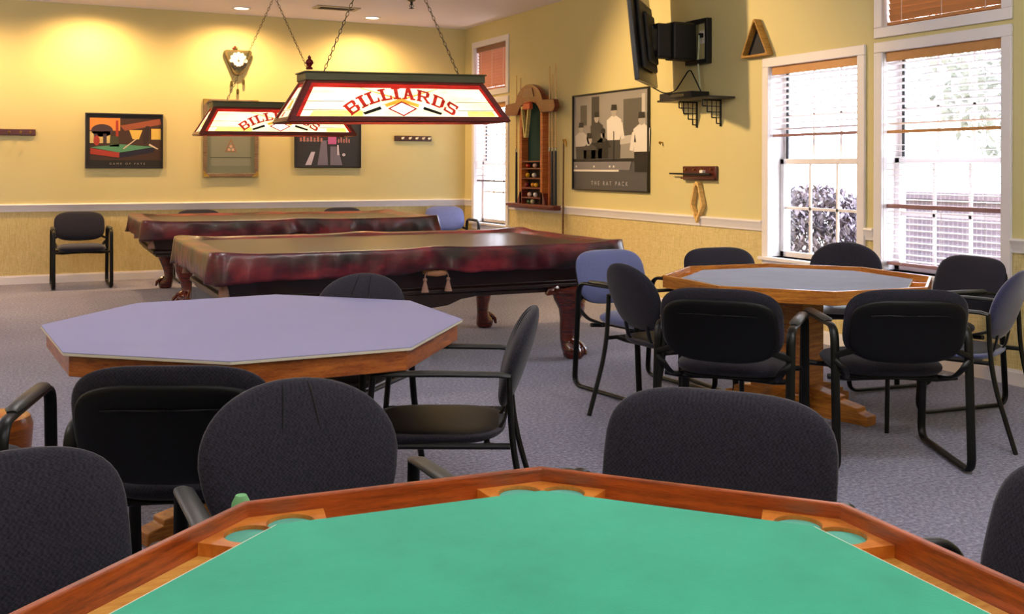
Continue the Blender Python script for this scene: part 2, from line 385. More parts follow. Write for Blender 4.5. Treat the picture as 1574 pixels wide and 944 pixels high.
# outside ---------------------------------------------------------------
struct(MB().box(XR + .25, 40, -30, 50, -.35, -.25).build('ground_outside', M['grass'], smooth=0), 'pale ground outside the windows', 'ground')
def bush(name, label, c, rad, n, mat, seed, cat='shrub', leaf=.07, group=None, trunk=None):
    rr = random.Random(seed); t = thing(name, label, cat, (c[0], c[1], -.25), 0, group); m = MB()
    for i in range(n):
        d = Vector((rr.gauss(0, 1), rr.gauss(0, 1), rr.gauss(0, 1))).normalized() * (rr.uniform(.55, 1) ** .6)
        p = Vector((d.x * rad[0], d.y * rad[1], d.z * rad[2] + c[2] + .25))
        e = Matrix.Translation(p) @ Matrix.Rotation(rr.uniform(0, 6.3), 4, 'Z') @ Matrix.Rotation(rr.uniform(-1.2, 1.2), 4, 'X')
        s = leaf * rr.uniform(.6, 1.3)
        m.add([(-s*.1, -s, 0), (s*.45, 0, s*.12), (0, s, 0), (-s*.45, 0, s*.12)], [(0, 1, 2), (0, 2, 3)], 0, e)
    m.build('foliage', mat, t, smooth=0)
    st = MB(); hgt = c[2] + .25
    if trunk: st.tube([(0, 0, 0), (.03, .02, hgt * .5), (0, .05, hgt + rad[2] * .3)], [trunk, trunk * .8, trunk * .4], n=8)
    for k in range(6):
        a = k * 1.05; st.tube([(0, 0, hgt * (.1 if not trunk else .7)), (rad[0]*.5*math.cos(a), rad[1]*.5*math.sin(a), hgt), (rad[0]*.75*math.cos(a), rad[1]*.75*math.sin(a), hgt + rad[2]*.4)], [.03, .02, .008], n=6)
    st.build('stem', M['bark'], t); return t
bush('shrub', 'dense mauve grey shrub outside the tall window left of the stacked windows', (7.6, 8.4, .38), (.6, 1.0, .80), 11000, M['leaf'], 3, leaf=.05)
bush('tree', 'pale leafy tree outside above the low brick wall', (10.8, 7.9, 3.0), (1.6, 1.6, 1.7), 1700, M['leaf2'], 5, 'tree', .12, trunk=.1)
tag(MB().box(9.0, 9.25, 5.6, 9.0, -.25, 1.02).box(8.95, 9.3, 5.55, 9.05, 1.02, 1.09).build('garden_wall', M['brick'], smooth=0), 'low brick wall outside behind the lowered blind', 'garden wall')

# ------------------------------------------------------------------ ceiling fittings
def downlight(x, y, label):
    t = thing('recessed_downlight', label, 'ceiling light', (x, y, ZC), 0, 'recessed ceiling lights along the back wall')
    MB().ring(ngon(.115, 32), ngon(.085, 32), -.012, .0).build('trim_ring', M['white'], t)
    MB().lathe([(.0845, -.004), (.0845, -.001), (.02, -.001), (.001, -.001)], 28).build('lit_lens', plain('lit lens', '#fff6e6', .4, emit='#fff3dc', es=3.0), t)
downlight(2.477, 12.476, 'round recessed ceiling light above the triangular clock')
downlight(4.114, 12.511, 'round recessed ceiling light nearest the room corner')
t = thing('air_vent', 'grey ceiling air vent between the two round lights', 'vent', (3.49, 11.96, ZC))
MB().ring([(-.26, -.13), (.26, -.13), (.26, .13), (-.26, .13)], [(-.21, -.08), (.21, -.08), (.21, .08), (-.21, .08)], -.014, 0).build('frame', plain('grey vent', '#a9a297', .5), t, smooth=0)
m = MB()
for k in range(7):
    y = -.07 + k * .0233; m.box(-.21, .21, -.011, .011, -.001, .001, 0, Matrix.Translation((0, y, -.006)) @ Matrix.Rotation(R(35), 4, 'X'))
m.build('louvre_slats', plain('dark vent slats', '#6b655e', .6), t, smooth=0)
t = thing('fire_sprinkler', 'small dark sprinkler head hanging from the ceiling', 'sprinkler', (4.09, 11.02, ZC))
MB().lathe([(.045, 0), (.045, -.008), (.02, -.02)], 18).build('escutcheon', M['chain'], t)
MB().lathe([(.014, -.015), (.014, -.05), (.007, -.06), (.005, -.09)], 12).tube([(.016, 0, -.05), (.024, 0, -.07), (.004, 0, -.092)], .004, n=6).tube([(-.016, 0, -.05), (-.024, 0, -.07), (-.004, 0, -.092)], .004, n=6).lathe([(.03, -.095), (.03, -.098), (.002, -.098)], 14).build('head', M['iron'], t)

# ------------------------------------------------------------------ billiard lamps
LET = {  # strokes as quads in a unit box, slab serifs
 'B': [[(0,0),(.34,0),(.34,.1),(0,.1)], [(0,.9),(.34,.9),(.34,1),(0,1)], [(.06,0),(.28,0),(.28,1),(.06,1)], [(.28,.84),(.7,.84),(.86,1),(.28,1)], [(.28,.44),(.74,.44),(.74,.58),(.28,.58)], [(.28,0),(.88,0),(.74,.15),(.28,.15)], [(.66,.5),(.86,.56),(.9,.9),(.66,.95)], [(.7,.06),(.92,.1),(.96,.44),(.7,.52)]],
 'I': [[(0,0),(.56,0),(.56,.13),(0,.13)], [(0,.87),(.56,.87),(.56,1),(0,1)], [(.15,0),(.41,0),(.41,1),(.15,1)]],
 'L': [[(0,0),(.86,0),(.86,.14),(0,.14)], [(0,.87),(.52,.87),(.52,1),(0,1)], [(.14,0),(.38,0),(.38,1),(.14,1)], [(.7,.1),(.86,.1),(.86,.36),(.76,.36)]],
 'A': [[(0,0),(.36,0),(.36,.12),(0,.12)], [(.6,0),(1.0,0),(1.0,.12),(.6,.12)], [(.1,0),(.28,0),(.56,1),(.36,1)], [(.66,0),(.92,0),(.62,1),(.38,1)], [(.24,.3),(.76,.3),(.72,.43),(.28,.43)]],
 'R': [[(0,0),(.4,0),(.4,.12),(0,.12)], [(.06,0),(.3,0),(.3,1),(.06,1)], [(0,.88),(.7,.88),(.84,1),(0,1)], [(.3,.42),(.72,.42),(.72,.55),(.3,.55)], [(.64,.46),(.86,.54),(.88,.9),(.64,.94)], [(.42,.45),(.62,.45),(.98,.1),(.76,.05)], [(.72,0),(1.02,0),(1.02,.12),(.72,.12)]],
 'D': [[(0,0),(.66,0),(.8,.14),(0,.14)], [(0,.87),(.8,.87),(.66,1),(0,1)], [(.08,0),(.32,0),(.32,1),(.08,1)], [(.66,.02),(.9,.2),(.9,.8),(.66,.98)]],
 'S': [[(.1,0),(.78,0),(.86,.16),(.1,.16)], [(.1,.84),(.78,.84),(.8,1),(.14,1)], [(.06,.8),(.26,.9),(.3,.56),(.08,.6)], [(.08,.6),(.3,.42),(.86,.4),(.8,.58)], [(.64,.5),(.88,.42),(.9,.12),(.68,.08)], [(0,0),(.14,0),(.14,.34),(0,.34)], [(.72,.68),(.86,.68),(.86,1),(.72,1)]]}
def lamp(label, loc, tilt, hook):
    t = thing('billiard_lamp', label, 'lamp', loc, 0, 'stained glass billiard lamps')
    t.rotation_euler = (0, tilt, 0)
    bx, by, tx, ty, h = .83, .225, .655, .10, .30
    MB().box(-tx - .025, tx + .025, -ty - .025, ty + .025, h - .008, h + .045).box(-tx - .035, tx + .035, -ty - .035, ty + .035, h + .045, h + .055).build('top_cap', M['cap'], t, smooth=0, bevel=.004)
    def panel(name, bl, br, tr, tl, detail):
        o = (Vector(bl) + Vector(br)) / 2; ux = (Vector(br) - Vector(bl)).normalized(); top = (Vector(tl) + Vector(tr)) / 2
        uy = top - o; L = uy.length; uy.normalize(); nn = ux.cross(uy); wb = (Vector(br) - Vector(bl)).length / 2; wt = (Vector(tr) - Vector(tl)).length / 2
        P = Matrix((( ux.x, uy.x, nn.x, o.x), (ux.y, uy.y, nn.y, o.y), (ux.z, uy.z, nn.z, o.z), (0, 0, 0, 1)))
        half = lambda v: wb + (wt - wb) * v / L
        def quad(i, top_i=None, bot_i=None):
            a = i if bot_i is None else bot_i; b = L - (i if top_i is None else top_i)
            return [(-half(a) + i, a), (half(a) - i, a), (half(b) - i, b), (-half(b) + i, b)]
        sl = .03
        g = MB(); g.prism(quad(.012), -.004, .001, 0, P)
        r1, r2_ = quad(.034, .03, .036), quad(.062, .062, .038)
        g.ring(r1, r2_, .001, .0022, 1, P)
        if detail:
            g.prism([(-.68, .042), (-.30, .042), (-.30, .082), (-.65, .082)], .001, .002, 2, P); g.prism([(.50, .042), (.72, .042), (.70, .082), (.50, .082)], .001, .002, 2, P)
            for v in (.088, .155): g.prism([(-half(v) + .062, v - .0018), (-.42, v - .0018), (-.42, v + .0018), (-half(v) + .062, v + .0018)], .001, .003, 3, P); g.prism([(.42, v - .0018), (half(v) - .062, v - .0018), (half(v) - .062, v + .0018), (.42, v + .0018)], .001, .003, 3, P)
            # crossed cues, diamond
            for s in (-1, 1):
                g.prism([(s*.285, .052), (s*.30, .068), (s*.165, .118), (s*.155, .096)], .0025, .004, 4, P)
                g.prism([(s*.155, .096), (s*.165, .118), (s*.13, .130), (s*.12, .107)], .0025, .004, 6, P)
                g.prism([(s*.145, .103), (s*.150, .128), (s*.0, .182), (s*.0, .152)], .0025, .004, 5, P)
                g.prism([(-s*.02, .170), (-s*.02, .184), (-s*.29, .262), (-s*.29, .258)], .0025, .0038, 5, P)
            g.ring([(-.112, .100), (0, .040), (.112, .100), (0, .158)], [(-.09, .100), (0, .051), (.09, .100), (0, .146)], .004, .0055, 1, P)
            g.prism([(-.09, .100), (0, .051), (.09, .100), (0, .146)], .003, .0048, 6, P)
            word = 'BILLIARDS'; wd = {'I': .56, 'L': .86, 'B': .96, 'A': 1.0, 'R': 1.02, 'D': .9, 'S': .9}
            Ra = .62; hh = .092; gap = .010; lw = .098; tot = sum(wd[c] * lw + gap for c in word) - gap; s0 = -tot / 2
            for c in word:
                for q in LET[c]:
                    pts = []
                    for (x, y) in q:
                        a = (s0 + x * lw) / Ra; rr = Ra + y * hh
                        pts.append((rr * math.sin(a), .175 - Ra + rr * math.cos(a)))
                    ar = sum(pts[i][0]*pts[(i+1) % 4][1] - pts[(i+1) % 4][0]*pts[i][1] for i in range(4))
                    g.prism(pts if ar > 0 else pts[::-1], .003, .0062, 7, P)
                s0 += wd[c] * lw + gap
        else:
            for v in (.10, .19): g.prism([(-half(v) + .05, v - .002), (half(v) - .05, v - .002), (half(v) - .05, v + .002), (-half(v) + .05, v + .002)], .001, .003, 3, P)
            g.prism([(-.05, .11), (.05, .11), (.03, .18), (-.03, .18)], .001, .002, 5, P); g.prism([(-.09, .05), (-.04, .05), (-.035, .09), (-.07, .09)], .001, .002, 1, P)
        g.build(name, [M['glow'], M['glowr'], M['glowy'], M['came'], M['glowk'], M['glowa'], M['glowd'], M['letter']], t, smooth=0)
        MB().ring(quad(0, 0, 0), quad(.034, .03, .036), -.012, .012, 0, P).build('panel_frame', M['lampwood'], t, smooth=0, bevel=.002)
    panel('glass_panel', (-bx, -by, 0), (bx, -by, 0), (tx, -ty, h), (-tx, -ty, h), True)
    panel('glass_panel', (bx, by, 0), (-bx, by, 0), (-tx, ty, h), (tx, ty, h), True)
    panel('end_panel', (-bx, by, 0), (-bx, -by, 0), (-tx, -ty, h), (-tx, ty, h), False)
    panel('end_panel', (bx, -by, 0), (bx, by, 0), (tx, ty, h), (tx, -ty, h), False)
    # chains to one ceiling hook
    inv = Matrix.Rotation(-tilt, 3, 'Y')
    hk = inv @ Vector((hook[0] - loc[0], hook[1] - loc[1], ZC - .06 - loc[2]))
    for sx in (-.52, .52):
        p0 = Vector((sx, 0, h + .055)); d = hk - p0; n = int(d.length / .034); dn = d.normalized(); m = MB()
        a = dn.cross(Vector((0, 1, 0))).normalized(); b = dn.cross(a)
        for i in range(n):
            c = p0 + d * ((i + .5) / n); s = a if i % 2 else b
            m.tube([c + dn * (.021 * math.cos(2*PI*k/10)) + s * (.0095 * math.sin(2*PI*k/10)) for k in range(10)], .0028, n=5, closed=True, up=tuple(dn.cross(s)))
        m.build('chain', M['chain'], t)
    top = inv @ Vector((hook[0] - loc[0], hook[1] - loc[1], ZC - loc[2]))
    MB().lathe([(.035, 0), (.035, -.008), (.012, -.014), (.008, -.02)], 16, 0, Matrix.Translation(top)).tube([top + Vector((0, 0, -.02)), hk + Vector((.014, 0, .012)), hk + Vector((.012, 0, -.008)), hk + Vector((-.01, 0, -.006))], .004, n=6).build('ceiling_hook', M['chain'], t)
    return t
lamp('nearer stained glass lamp lettered BILLIARDS hung on two chains', (2.52, 7.15, 1.672), R(-1.15), (2.47, 7.15))
lamp('farther stained glass lamp lettered BILLIARDS partly hidden by the nearer one', (2.57, 11.08, 1.683), R(-.5), (2.55, 11.08))
t = thing('finial', 'small dark red finial standing on the nearer lamp cap', 'ornament', (1.90, 7.18, 2.038))
MB().lathe([(.022, 0), (.026, .008), (.014, .018), (.018, .03), (.03, .045), (.024, .062), (.01, .075), (.013, .085), (.002, .1)], 16).build('turned_knob', plain('dark red', '#5a0f10', .35), t)

# ------------------------------------------------------------------ octagonal tables
def pedestal(t, zt, rot, big=True):
    m = MB()
    for w, z0, z1 in ((.13, .08, .12), (.105, .12, zt - .06), (.14, zt - .06, zt)): m.box(-w, w, -w, w, z0, z1)
    m.build('pedestal_column', M['oak'], t, rotz=rot, bevel=.006)
    for k in range(4):
        f = MB(); prof = [(.09, 0), (.46, 0), (.46, .05), (.40, .065), (.40, .085), (.28, .105), (.28, .125), (.09, .16)]
        f.prism(prof, -.045, .045, 0, Matrix(((1, 0, 0, 0), (0, 0, -1, 0), (0, 1, 0, 0), (0, 0, 0, 1))))
        f.build('foot', M['oak'], t, rotz=rot + k * PI / 2, bevel=.005)
def card_table(name, label, c, Ro, a0, felt, cup, rim, zt=.75, prot=.4, rh=.092):
    t = thing(name, label, 'table', (c[0], c[1], 0)); ri = Ro - .016
    MB().ring(ngon(Ro, 8, a0), ngon(ri, 8, a0), zt - rh, zt).build('rim', rim, t, smooth=0, bevel=.003)
    MB().prism(ngon(ri, 8, a0), zt - rh + .004, zt - .048).build('tray_bottom', M['oaklight'], t, smooth=0)
    Rf = Ro - .105; zf = zt - .015
    MB().prism(ngon(Rf - .03, 8, a0), zt - .048, zf - .014).build('table_core', M['oakrim'], t, smooth=0)
    MB().prism(ngon(Rf, 8, a0), zf - .014, zf - .002).build('edge_band', M['beige'], t, smooth=0)
    m = MB(); m.prism(ngon(Rf - .002, 8, a0), zf - .002, zf, 0, None, ngon(Rf - .006, 8, a0)); m.build('playing_surface', felt, t, smooth=0)
    # corner blocks with two cup holes
    zb = zt - .026
    for k in range(8):
        a = a0 + k * PI / 4; V = Vector((math.cos(a), math.sin(a))); m = MB(); ap = math.cos(PI / 8)
        e1 = Vector((math.cos(a + PI/2 + PI/8), math.sin(a + PI/2 + PI/8))); e2 = Vector((math.cos(a - PI/2 - PI/8), math.sin(a - PI/2 - PI/8)))
        vo = V * ri; w = .135; wi = Rf - .03
        A = vo + e1 * w; B = vo + e2 * w
        n1 = -Vector((math.cos(a + PI/8), math.sin(a + PI/8))); n2 = -Vector((math.cos(a - PI/8), math.sin(a - PI/8)))
        dpt = (ri - wi) * ap
        outline = [vo, A, A + n1 * dpt - e1 * .012, V * wi, B + n2 * dpt - e2 * .012, B]
        holes = [vo + e1 * .066 + n1 * .0515, vo + e2 * .066 + n2 * .0515]; hr = .042
        # top face with holes through bmesh triangle fill
        bm = bmesh.new(); rings = [[(p.x, p.y) for p in outline]] + [[(h.x + hr*math.cos(2*PI*q/28), h.y + hr*math.sin(2*PI*q/28)) for q in range(28)] for h in holes]
        edges = []; allv = []
        for rg in rings:
            vs = [bm.verts.new((x, y, zb)) for x, y in rg]; allv.append(vs)
            for q in range(len(vs)): edges.append(bm.edges.new((vs[q], vs[(q+1) % len(vs)])))
        bmesh.ops.triangle_fill(bm, edges=edges, use_beauty=True)
        # drop faces that filled a hole
        for f in list(bm.faces):
            cc = f.calc_center_median()
            if any((Vector((cc.x, cc.y)) - h).length < hr * .93 for h in holes): bm.faces.remove(f)
        bm.verts.index_update()
        m.add([tuple(v.co) for v in bm.verts], [tuple(v.index for v in f.verts) for f in bm.faces]); bm.free()
        for rg in rings:
            n = len(rg); m.add([(x, y, zb) for x, y in rg] + [(x, y, zt - .0478) for x, y in rg], [(q, (q+1) % n, n + (q+1) % n, n + q) for q in range(n)])
        bl = m.build('cup_holder', M['oakblock'], t, smooth=0)
        g = MB()
        for h in holes: g.lathe([(hr - .001, zt - .047), (hr - .001, zt - .033), (.001, zt - .033)], 28, 0, Matrix.Translation((h.x, h.y, 0)))
        g.build('cup_lining', cup, bl)
    pedestal(t, zt - rh, prot); return t
card_table('card_table', 'octagonal oak card table with green felt top and cup holders in front', (.626, 1.155), .762, 1.902, M['green'], M['cupgreen'], M['oakrim'])
card_table('card_table', 'octagonal oak card table with blue grey felt beside the windows', (3.947, 4.479), .745, 2.663, M['bluefelt'], M['bluefelt'], M['oak'], prot=.25, rh=.07)
# lavender topped table
lp = [(.106, 4.279), (.155, 3.621), (.611, 3.235), (1.204, 3.239), (1.608, 3.748), (1.617, 4.37), (1.125, 4.846), (.501, 4.789)]
cx, cy = .866, 4.016
t = thing('game_table', 'octagonal wooden table with smooth lavender top in the middle left', 'table', (cx, cy, 0))
loc = [(x - cx, y - cy) for x, y in lp]
MB().prism(loc, .7475, .75).build('laminate_top', M['lav'], t, smooth=0)
MB().prism(loc, .739, .7475).build('edge_band', M['beige'], t, smooth=0)
ins = [(x*.975, y*.975) for x, y in loc]; ins2 = [(x*.94, y*.94) for x, y in loc]
MB().ring(ins, ins2, .668, .736).build('apron', wood('figured oak apron', '#6e2606', '#c2702a', scale=(3, 3, 22)), t, smooth=0, bevel=.003)
MB().prism(ins2, .70, .735).build('underside_board', M['oakrim'], t, smooth=0)
pedestal(t, .70, .3)
o = MB().lathe([(.021, 0), (.02, .03), (.017, .05), (.010, .064), (.002, .062)], 16).build('chalk_cone', plain('pale green chalk', '#6fae74', .8))
o.location = (.385, 1.93, .68); 
tag(o, 'small pale green cone tip behind the corner of the green card table', 'chalk')

# ------------------------------------------------------------------ chairs
def sup(a, b, n, k=0., m=48):
    """rounded outline: superellipse; k narrows the lower half"""
    out = []
    for i in range(m):
        th = 2*PI*i/m; c, s = math.cos(th), math.sin(th)
        nn = n if not isinstance(n, tuple) else (n[0] if s >= 0 else n[1])
        u = a * math.copysign(abs(c) ** (2/nn), c); v = b * math.copysign(abs(s) ** (2/nn), s)
        out.append((u * (1 - k * max(0, -v / b)), v))
    return out
def cushion(mb, outl, tf, tb, Mx, bow=0, p=2.6, rows=9, mi=0):
    """puffed pad: x across, z up in local plane; front swell tf toward +y, back tb toward -y; bow curves the sides forward"""
    N = len(outl); vs = []; fs = []
    sides = []
    for sgn, tt in ((1, tf), (-1, tb)):
        base = len(vs)
        for r in range(rows + 1):
            q = r / rows; rho = math.sin(q * PI / 2)
            pr = (1 - rho ** p) ** .5
            for (u, v) in outl:
                x, z = u * rho, v * rho
                vs.append((x, sgn * tt * pr + bow * x * x, z))
        for r in range(rows):
            for i in range(N):
                j = (i + 1) % N
                f = (base + r*N + i, base + r*N + j, base + (r+1)*N + j, base + (r+1)*N + i)
                fs.append(f if r else (f[0], f[3], f[2]) if False else f)
    mb.add(vs, fs, mi, Mx)
    return mb
def tiltM(y, z, ang): return Matrix.Translation((0, y, z)) @ Matrix.Rotation(ang, 4, 'X')
def weld(o, d=.0006):
    bm = bmesh.new(); bm.from_mesh(o.data); bmesh.ops.remove_doubles(bm, verts=bm.verts, dist=d); bmesh.ops.recalc_face_normals(bm, faces=bm.faces); bm.to_mesh(o.data); bm.free()
    o.data.polygons.foreach_set('use_smooth', [True] * len(o.data.polygons)); return o

def sled_chair(label, fab):
    t = thing('guest_chair', label, 'chair', group='black framed sled base guest chairs')
    # backrest: pad in front, plastic shell behind
    Mb = tiltM(-.345, .662, R(17))
    weld(cushion(MB(), sup(.27, .172, (3.3, 3.6)), .045, .022, Mb, bow=.35).build('backrest', fab, t))
    Ms = tiltM(-.345, .658, R(17)) @ Matrix.Translation((0, -.030, -.012))
    sh = weld(cushion(MB(), sup(.252, .15, (3.6, 3.4)), .012, .016, Ms, bow=.35, p=9).build('back_shell', M['plastic'], t))
    m = MB(); path = [(x, -.020 + .35*x*x, .085 - 1.2*x*x*x*x*60*.1) for x in [(-.17 + .34*i/12) for i in range(13)]]
    m.tube(path, .003, n=6, M=Ms); m.build('moulded_ridge', M['plastic'], sh)
    weld(cushion(MB(), sup(.25, .25, (3.6, 4.2)), .048, .04, Matrix.Translation((0, .03, .44)) @ Matrix.Rotation(R(90), 4, 'X') @ Matrix.Rotation(PI, 4, 'Z'), p=5).build('seat', fab, t))
    weld(cushion(MB(), sup(.232, .232, 4), .004, .016, Matrix.Translation((0, .03, .402)) @ Matrix.Rotation(R(90), 4, 'X') @ Matrix.Rotation(PI, 4, 'Z'), p=8).build('seat_pan', M['plastic'], t))
    for s in (-1, 1):
        x = s * .293
        pts = [(x, -.27, .645), (x, .265, .645), (x, .305, .014), (x, -.315, .014)]
        fr = MB().tube(fillet(pts, .07, 6, True), .020, .0105, 12, True).build('sled_frame', M['metal'], t)
        MB().tube([(x, -.17, .655), (x, -.15, .660), (x, .0, .661), (x, .17, .660), (x, .19, .655)], [.014, .024, .025, .024, .014], [.006, .012, .013, .012, .006], 12).build('armrest', M['armpad'], fr)
    for y in (-.15, .19): MB().tube([(-.29, y, .40), (-.2, y, .392), (.2, y, .392), (.29, y, .40)], .013, n=8).build('cross_tube', M['metal'], t)
    for s in (-1, 1):
        m = MB(); m.tube(fillet([(s*.293, -.285, .50), (s*.262, -.30, .47), (s*.235, -.26, .42), (s*.21, -.12, .398)], .05, 4), .016, .008, 8, up=(1, 0, 0))
        m.tube([(s*.293, -.285, .52), (s*.22, -.325, .55), (s*.20, -.335, .60)], .014, .008, 8, up=(0, 0, 1))
        m.build('back_bracket', M['metal'], t)
    return t
def leg_chair(label, fab, seatfab=None, backfab=None):
    t = thing('guest_chair', label, 'chair', group='black framed four leg guest chairs')
    Mb = tiltM(-.275, .675, R(19))
    bk = weld(cushion(MB(), sup(.232, .185, (2.1, 3.0), .10), .046, .03, Mb, bow=.5).build('backrest', backfab or fab, t))
    for s in (-1, 1):
        m = MB(); pth = []
        for i in range(8):
            v = .172 - .12 * i / 7; u = s * (.030 + .014 * i / 7); rho = max(abs(v) / .185, .01)
            pth.append((u, .0445 * max(0, 1 - rho ** 2.6) ** .5 + .5*u*u + .0005, v))
        m.tube(pth, [.0012, .0026, .003, .003, .003, .0026, .002, .0006], n=6, M=Mb)
        m.build('seam', plain('seam thread', '#101014', .9) if 'seam thread' not in bpy.data.materials else bpy.data.materials['seam thread'], bk)
    weld(cushion(MB(), sup(.245, .245, (3.0, 3.4)), .045, .012, Matrix.Translation((0, .02, .435)) @ Matrix.Rotation(R(90), 4, 'X') @ Matrix.Rotation(PI, 4, 'Z'), p=3.4).build('seat', seatfab or fab, t))
    weld(cushion(MB(), sup(.235, .235, 3.4), .004, .018, Matrix.Translation((0, .02, .43)) @ Matrix.Rotation(R(90), 4, 'X') @ Matrix.Rotation(PI, 4, 'Z'), p=8).build('seat_pan', M['plastic'], t))
    for s in (-1, 1):
        x = s * .268
        MB().tube(fillet([(x, .22, .652), (x, .245, .40), (x, .25, 0)], .1, 4), .016, .011, 10).build('leg', M['metal'], t)
        MB().tube(fillet([(x, -.235, .652), (x, -.25, .36), (x, -.36, 0)], .2, 6), .016, .011, 10).build('leg', M['metal'], t)
        MB().tube([(x, -.24, .648), (x, -.2, .655), (x, .0, .658), (x, .19, .656), (x, .225, .648)], [.016, .022, .023, .022, .016], [.008, .010, .011, .010, .008], 12).build('armrest', M['armpad'], t)
    m = MB()
    for y in (-.16, .2): m.tube([(-.268, y - .02, .415), (-.2, y, .404), (.2, y, .404), (.268, y - .02, .415)], .012, n=8)
    for s in (-1, 1): m.tube([(s*.268, -.24, .415), (s*.268, .235, .415)], .011, n=8)
    m.build('seat_rail', M['metal'], t)
    for s in (-1, 1): MB().tube(fillet([(s*.10, -.15, .41), (s*.10, -.215, .44), (s*.10, -.235, .53)], .05, 4), .018, .006, 8).build('back_support', M['metal'], t)
    return t
def put(o, x, y, deg): o.location = (x, y, 0); o.rotation_euler = (0, 0, R(deg) - PI/2); return o

S0 = put(sled_chair('charcoal sled chair in the right foreground behind the green table, broad back facing us', M['fabric']), 1.21, 1.715, -140)
def sled(x, y, deg, label): return dup(S0, (x, y, 0), R(deg) - PI/2, label)
sled(.03, 1.72, -75, 'charcoal padded chair in the bottom left corner of the photo')
sled(1.325, 1.13, 174, 'charcoal padded chair cut off by the right edge of the photo')
sled(.526, 3.19, 67, 'chair seen from behind with broad black plastic back at the lavender table')
sled(-.233, 3.472, 75, 'chair at the left edge showing only its black armrest loop')
sled(3.05, 3.89, 42, 'black backed sled chair seen from behind, left one at the blue grey table')
sled(3.685, 3.60, 62, 'black backed chair seen from behind with full sled base, right at the blue grey table')
sled(4.80, 4.36, 174, 'charcoal chair facing left under the blinded window, behind the right sled chair')
sled(4.14, 5.13, -95, 'charcoal chair back rising behind the left end of the blue grey table')
S1 = put(sled_chair('window lit sled chair turned towards us between pool table and card table', M['slate']), 3.46, 5.27, -83)
S2 = put(sled_chair('navy armchair standing alone against the back wall at the far left', M['navy']), .72, 12.50, -90)
dup(S2, (2.06, 12.58, 0), -PI, 'navy chair top peeking over the far pool table near its left end')
dup(S2, (3.86, 12.58, 0), -PI, 'navy chair top peeking over the middle of the far pool table')
dup(S1, (5.20, 12.50, 0), R(-97) - PI/2, 'window lit chair in the far corner below the far window')
L0 = put(leg_chair('charcoal chair with dome shaped seamed back in front of the green table', M['fabric']), .604, 2.09, -90)
def leg4(x, y, deg, label): return dup(L0, (x, y, 0), R(deg) - PI/2, label)
leg4(1.41, 3.455, 154, 'charcoal four leg chair in side view at the right of the lavender table')
leg4(1.28, 4.43, -135, 'grey dome backed chair behind the lavender table before the pool table')
leg4(3.20, 4.60, 1, 'charcoal four leg chair seen from behind at an angle beside the window lit chair')
leg4(4.87, 5.04, -130, 'charcoal chair back between the two tall windows behind the card table')
L1 = put(leg_chair('four leg chair with window lit blue seat at the right edge of the photo', M['navy'], M['slate'], mk_fabric('deep blue weave', '#26263e', '#3f3f60', .6)), 4.37, 3.775, 114)  # seat's paler blue has the window light painted in

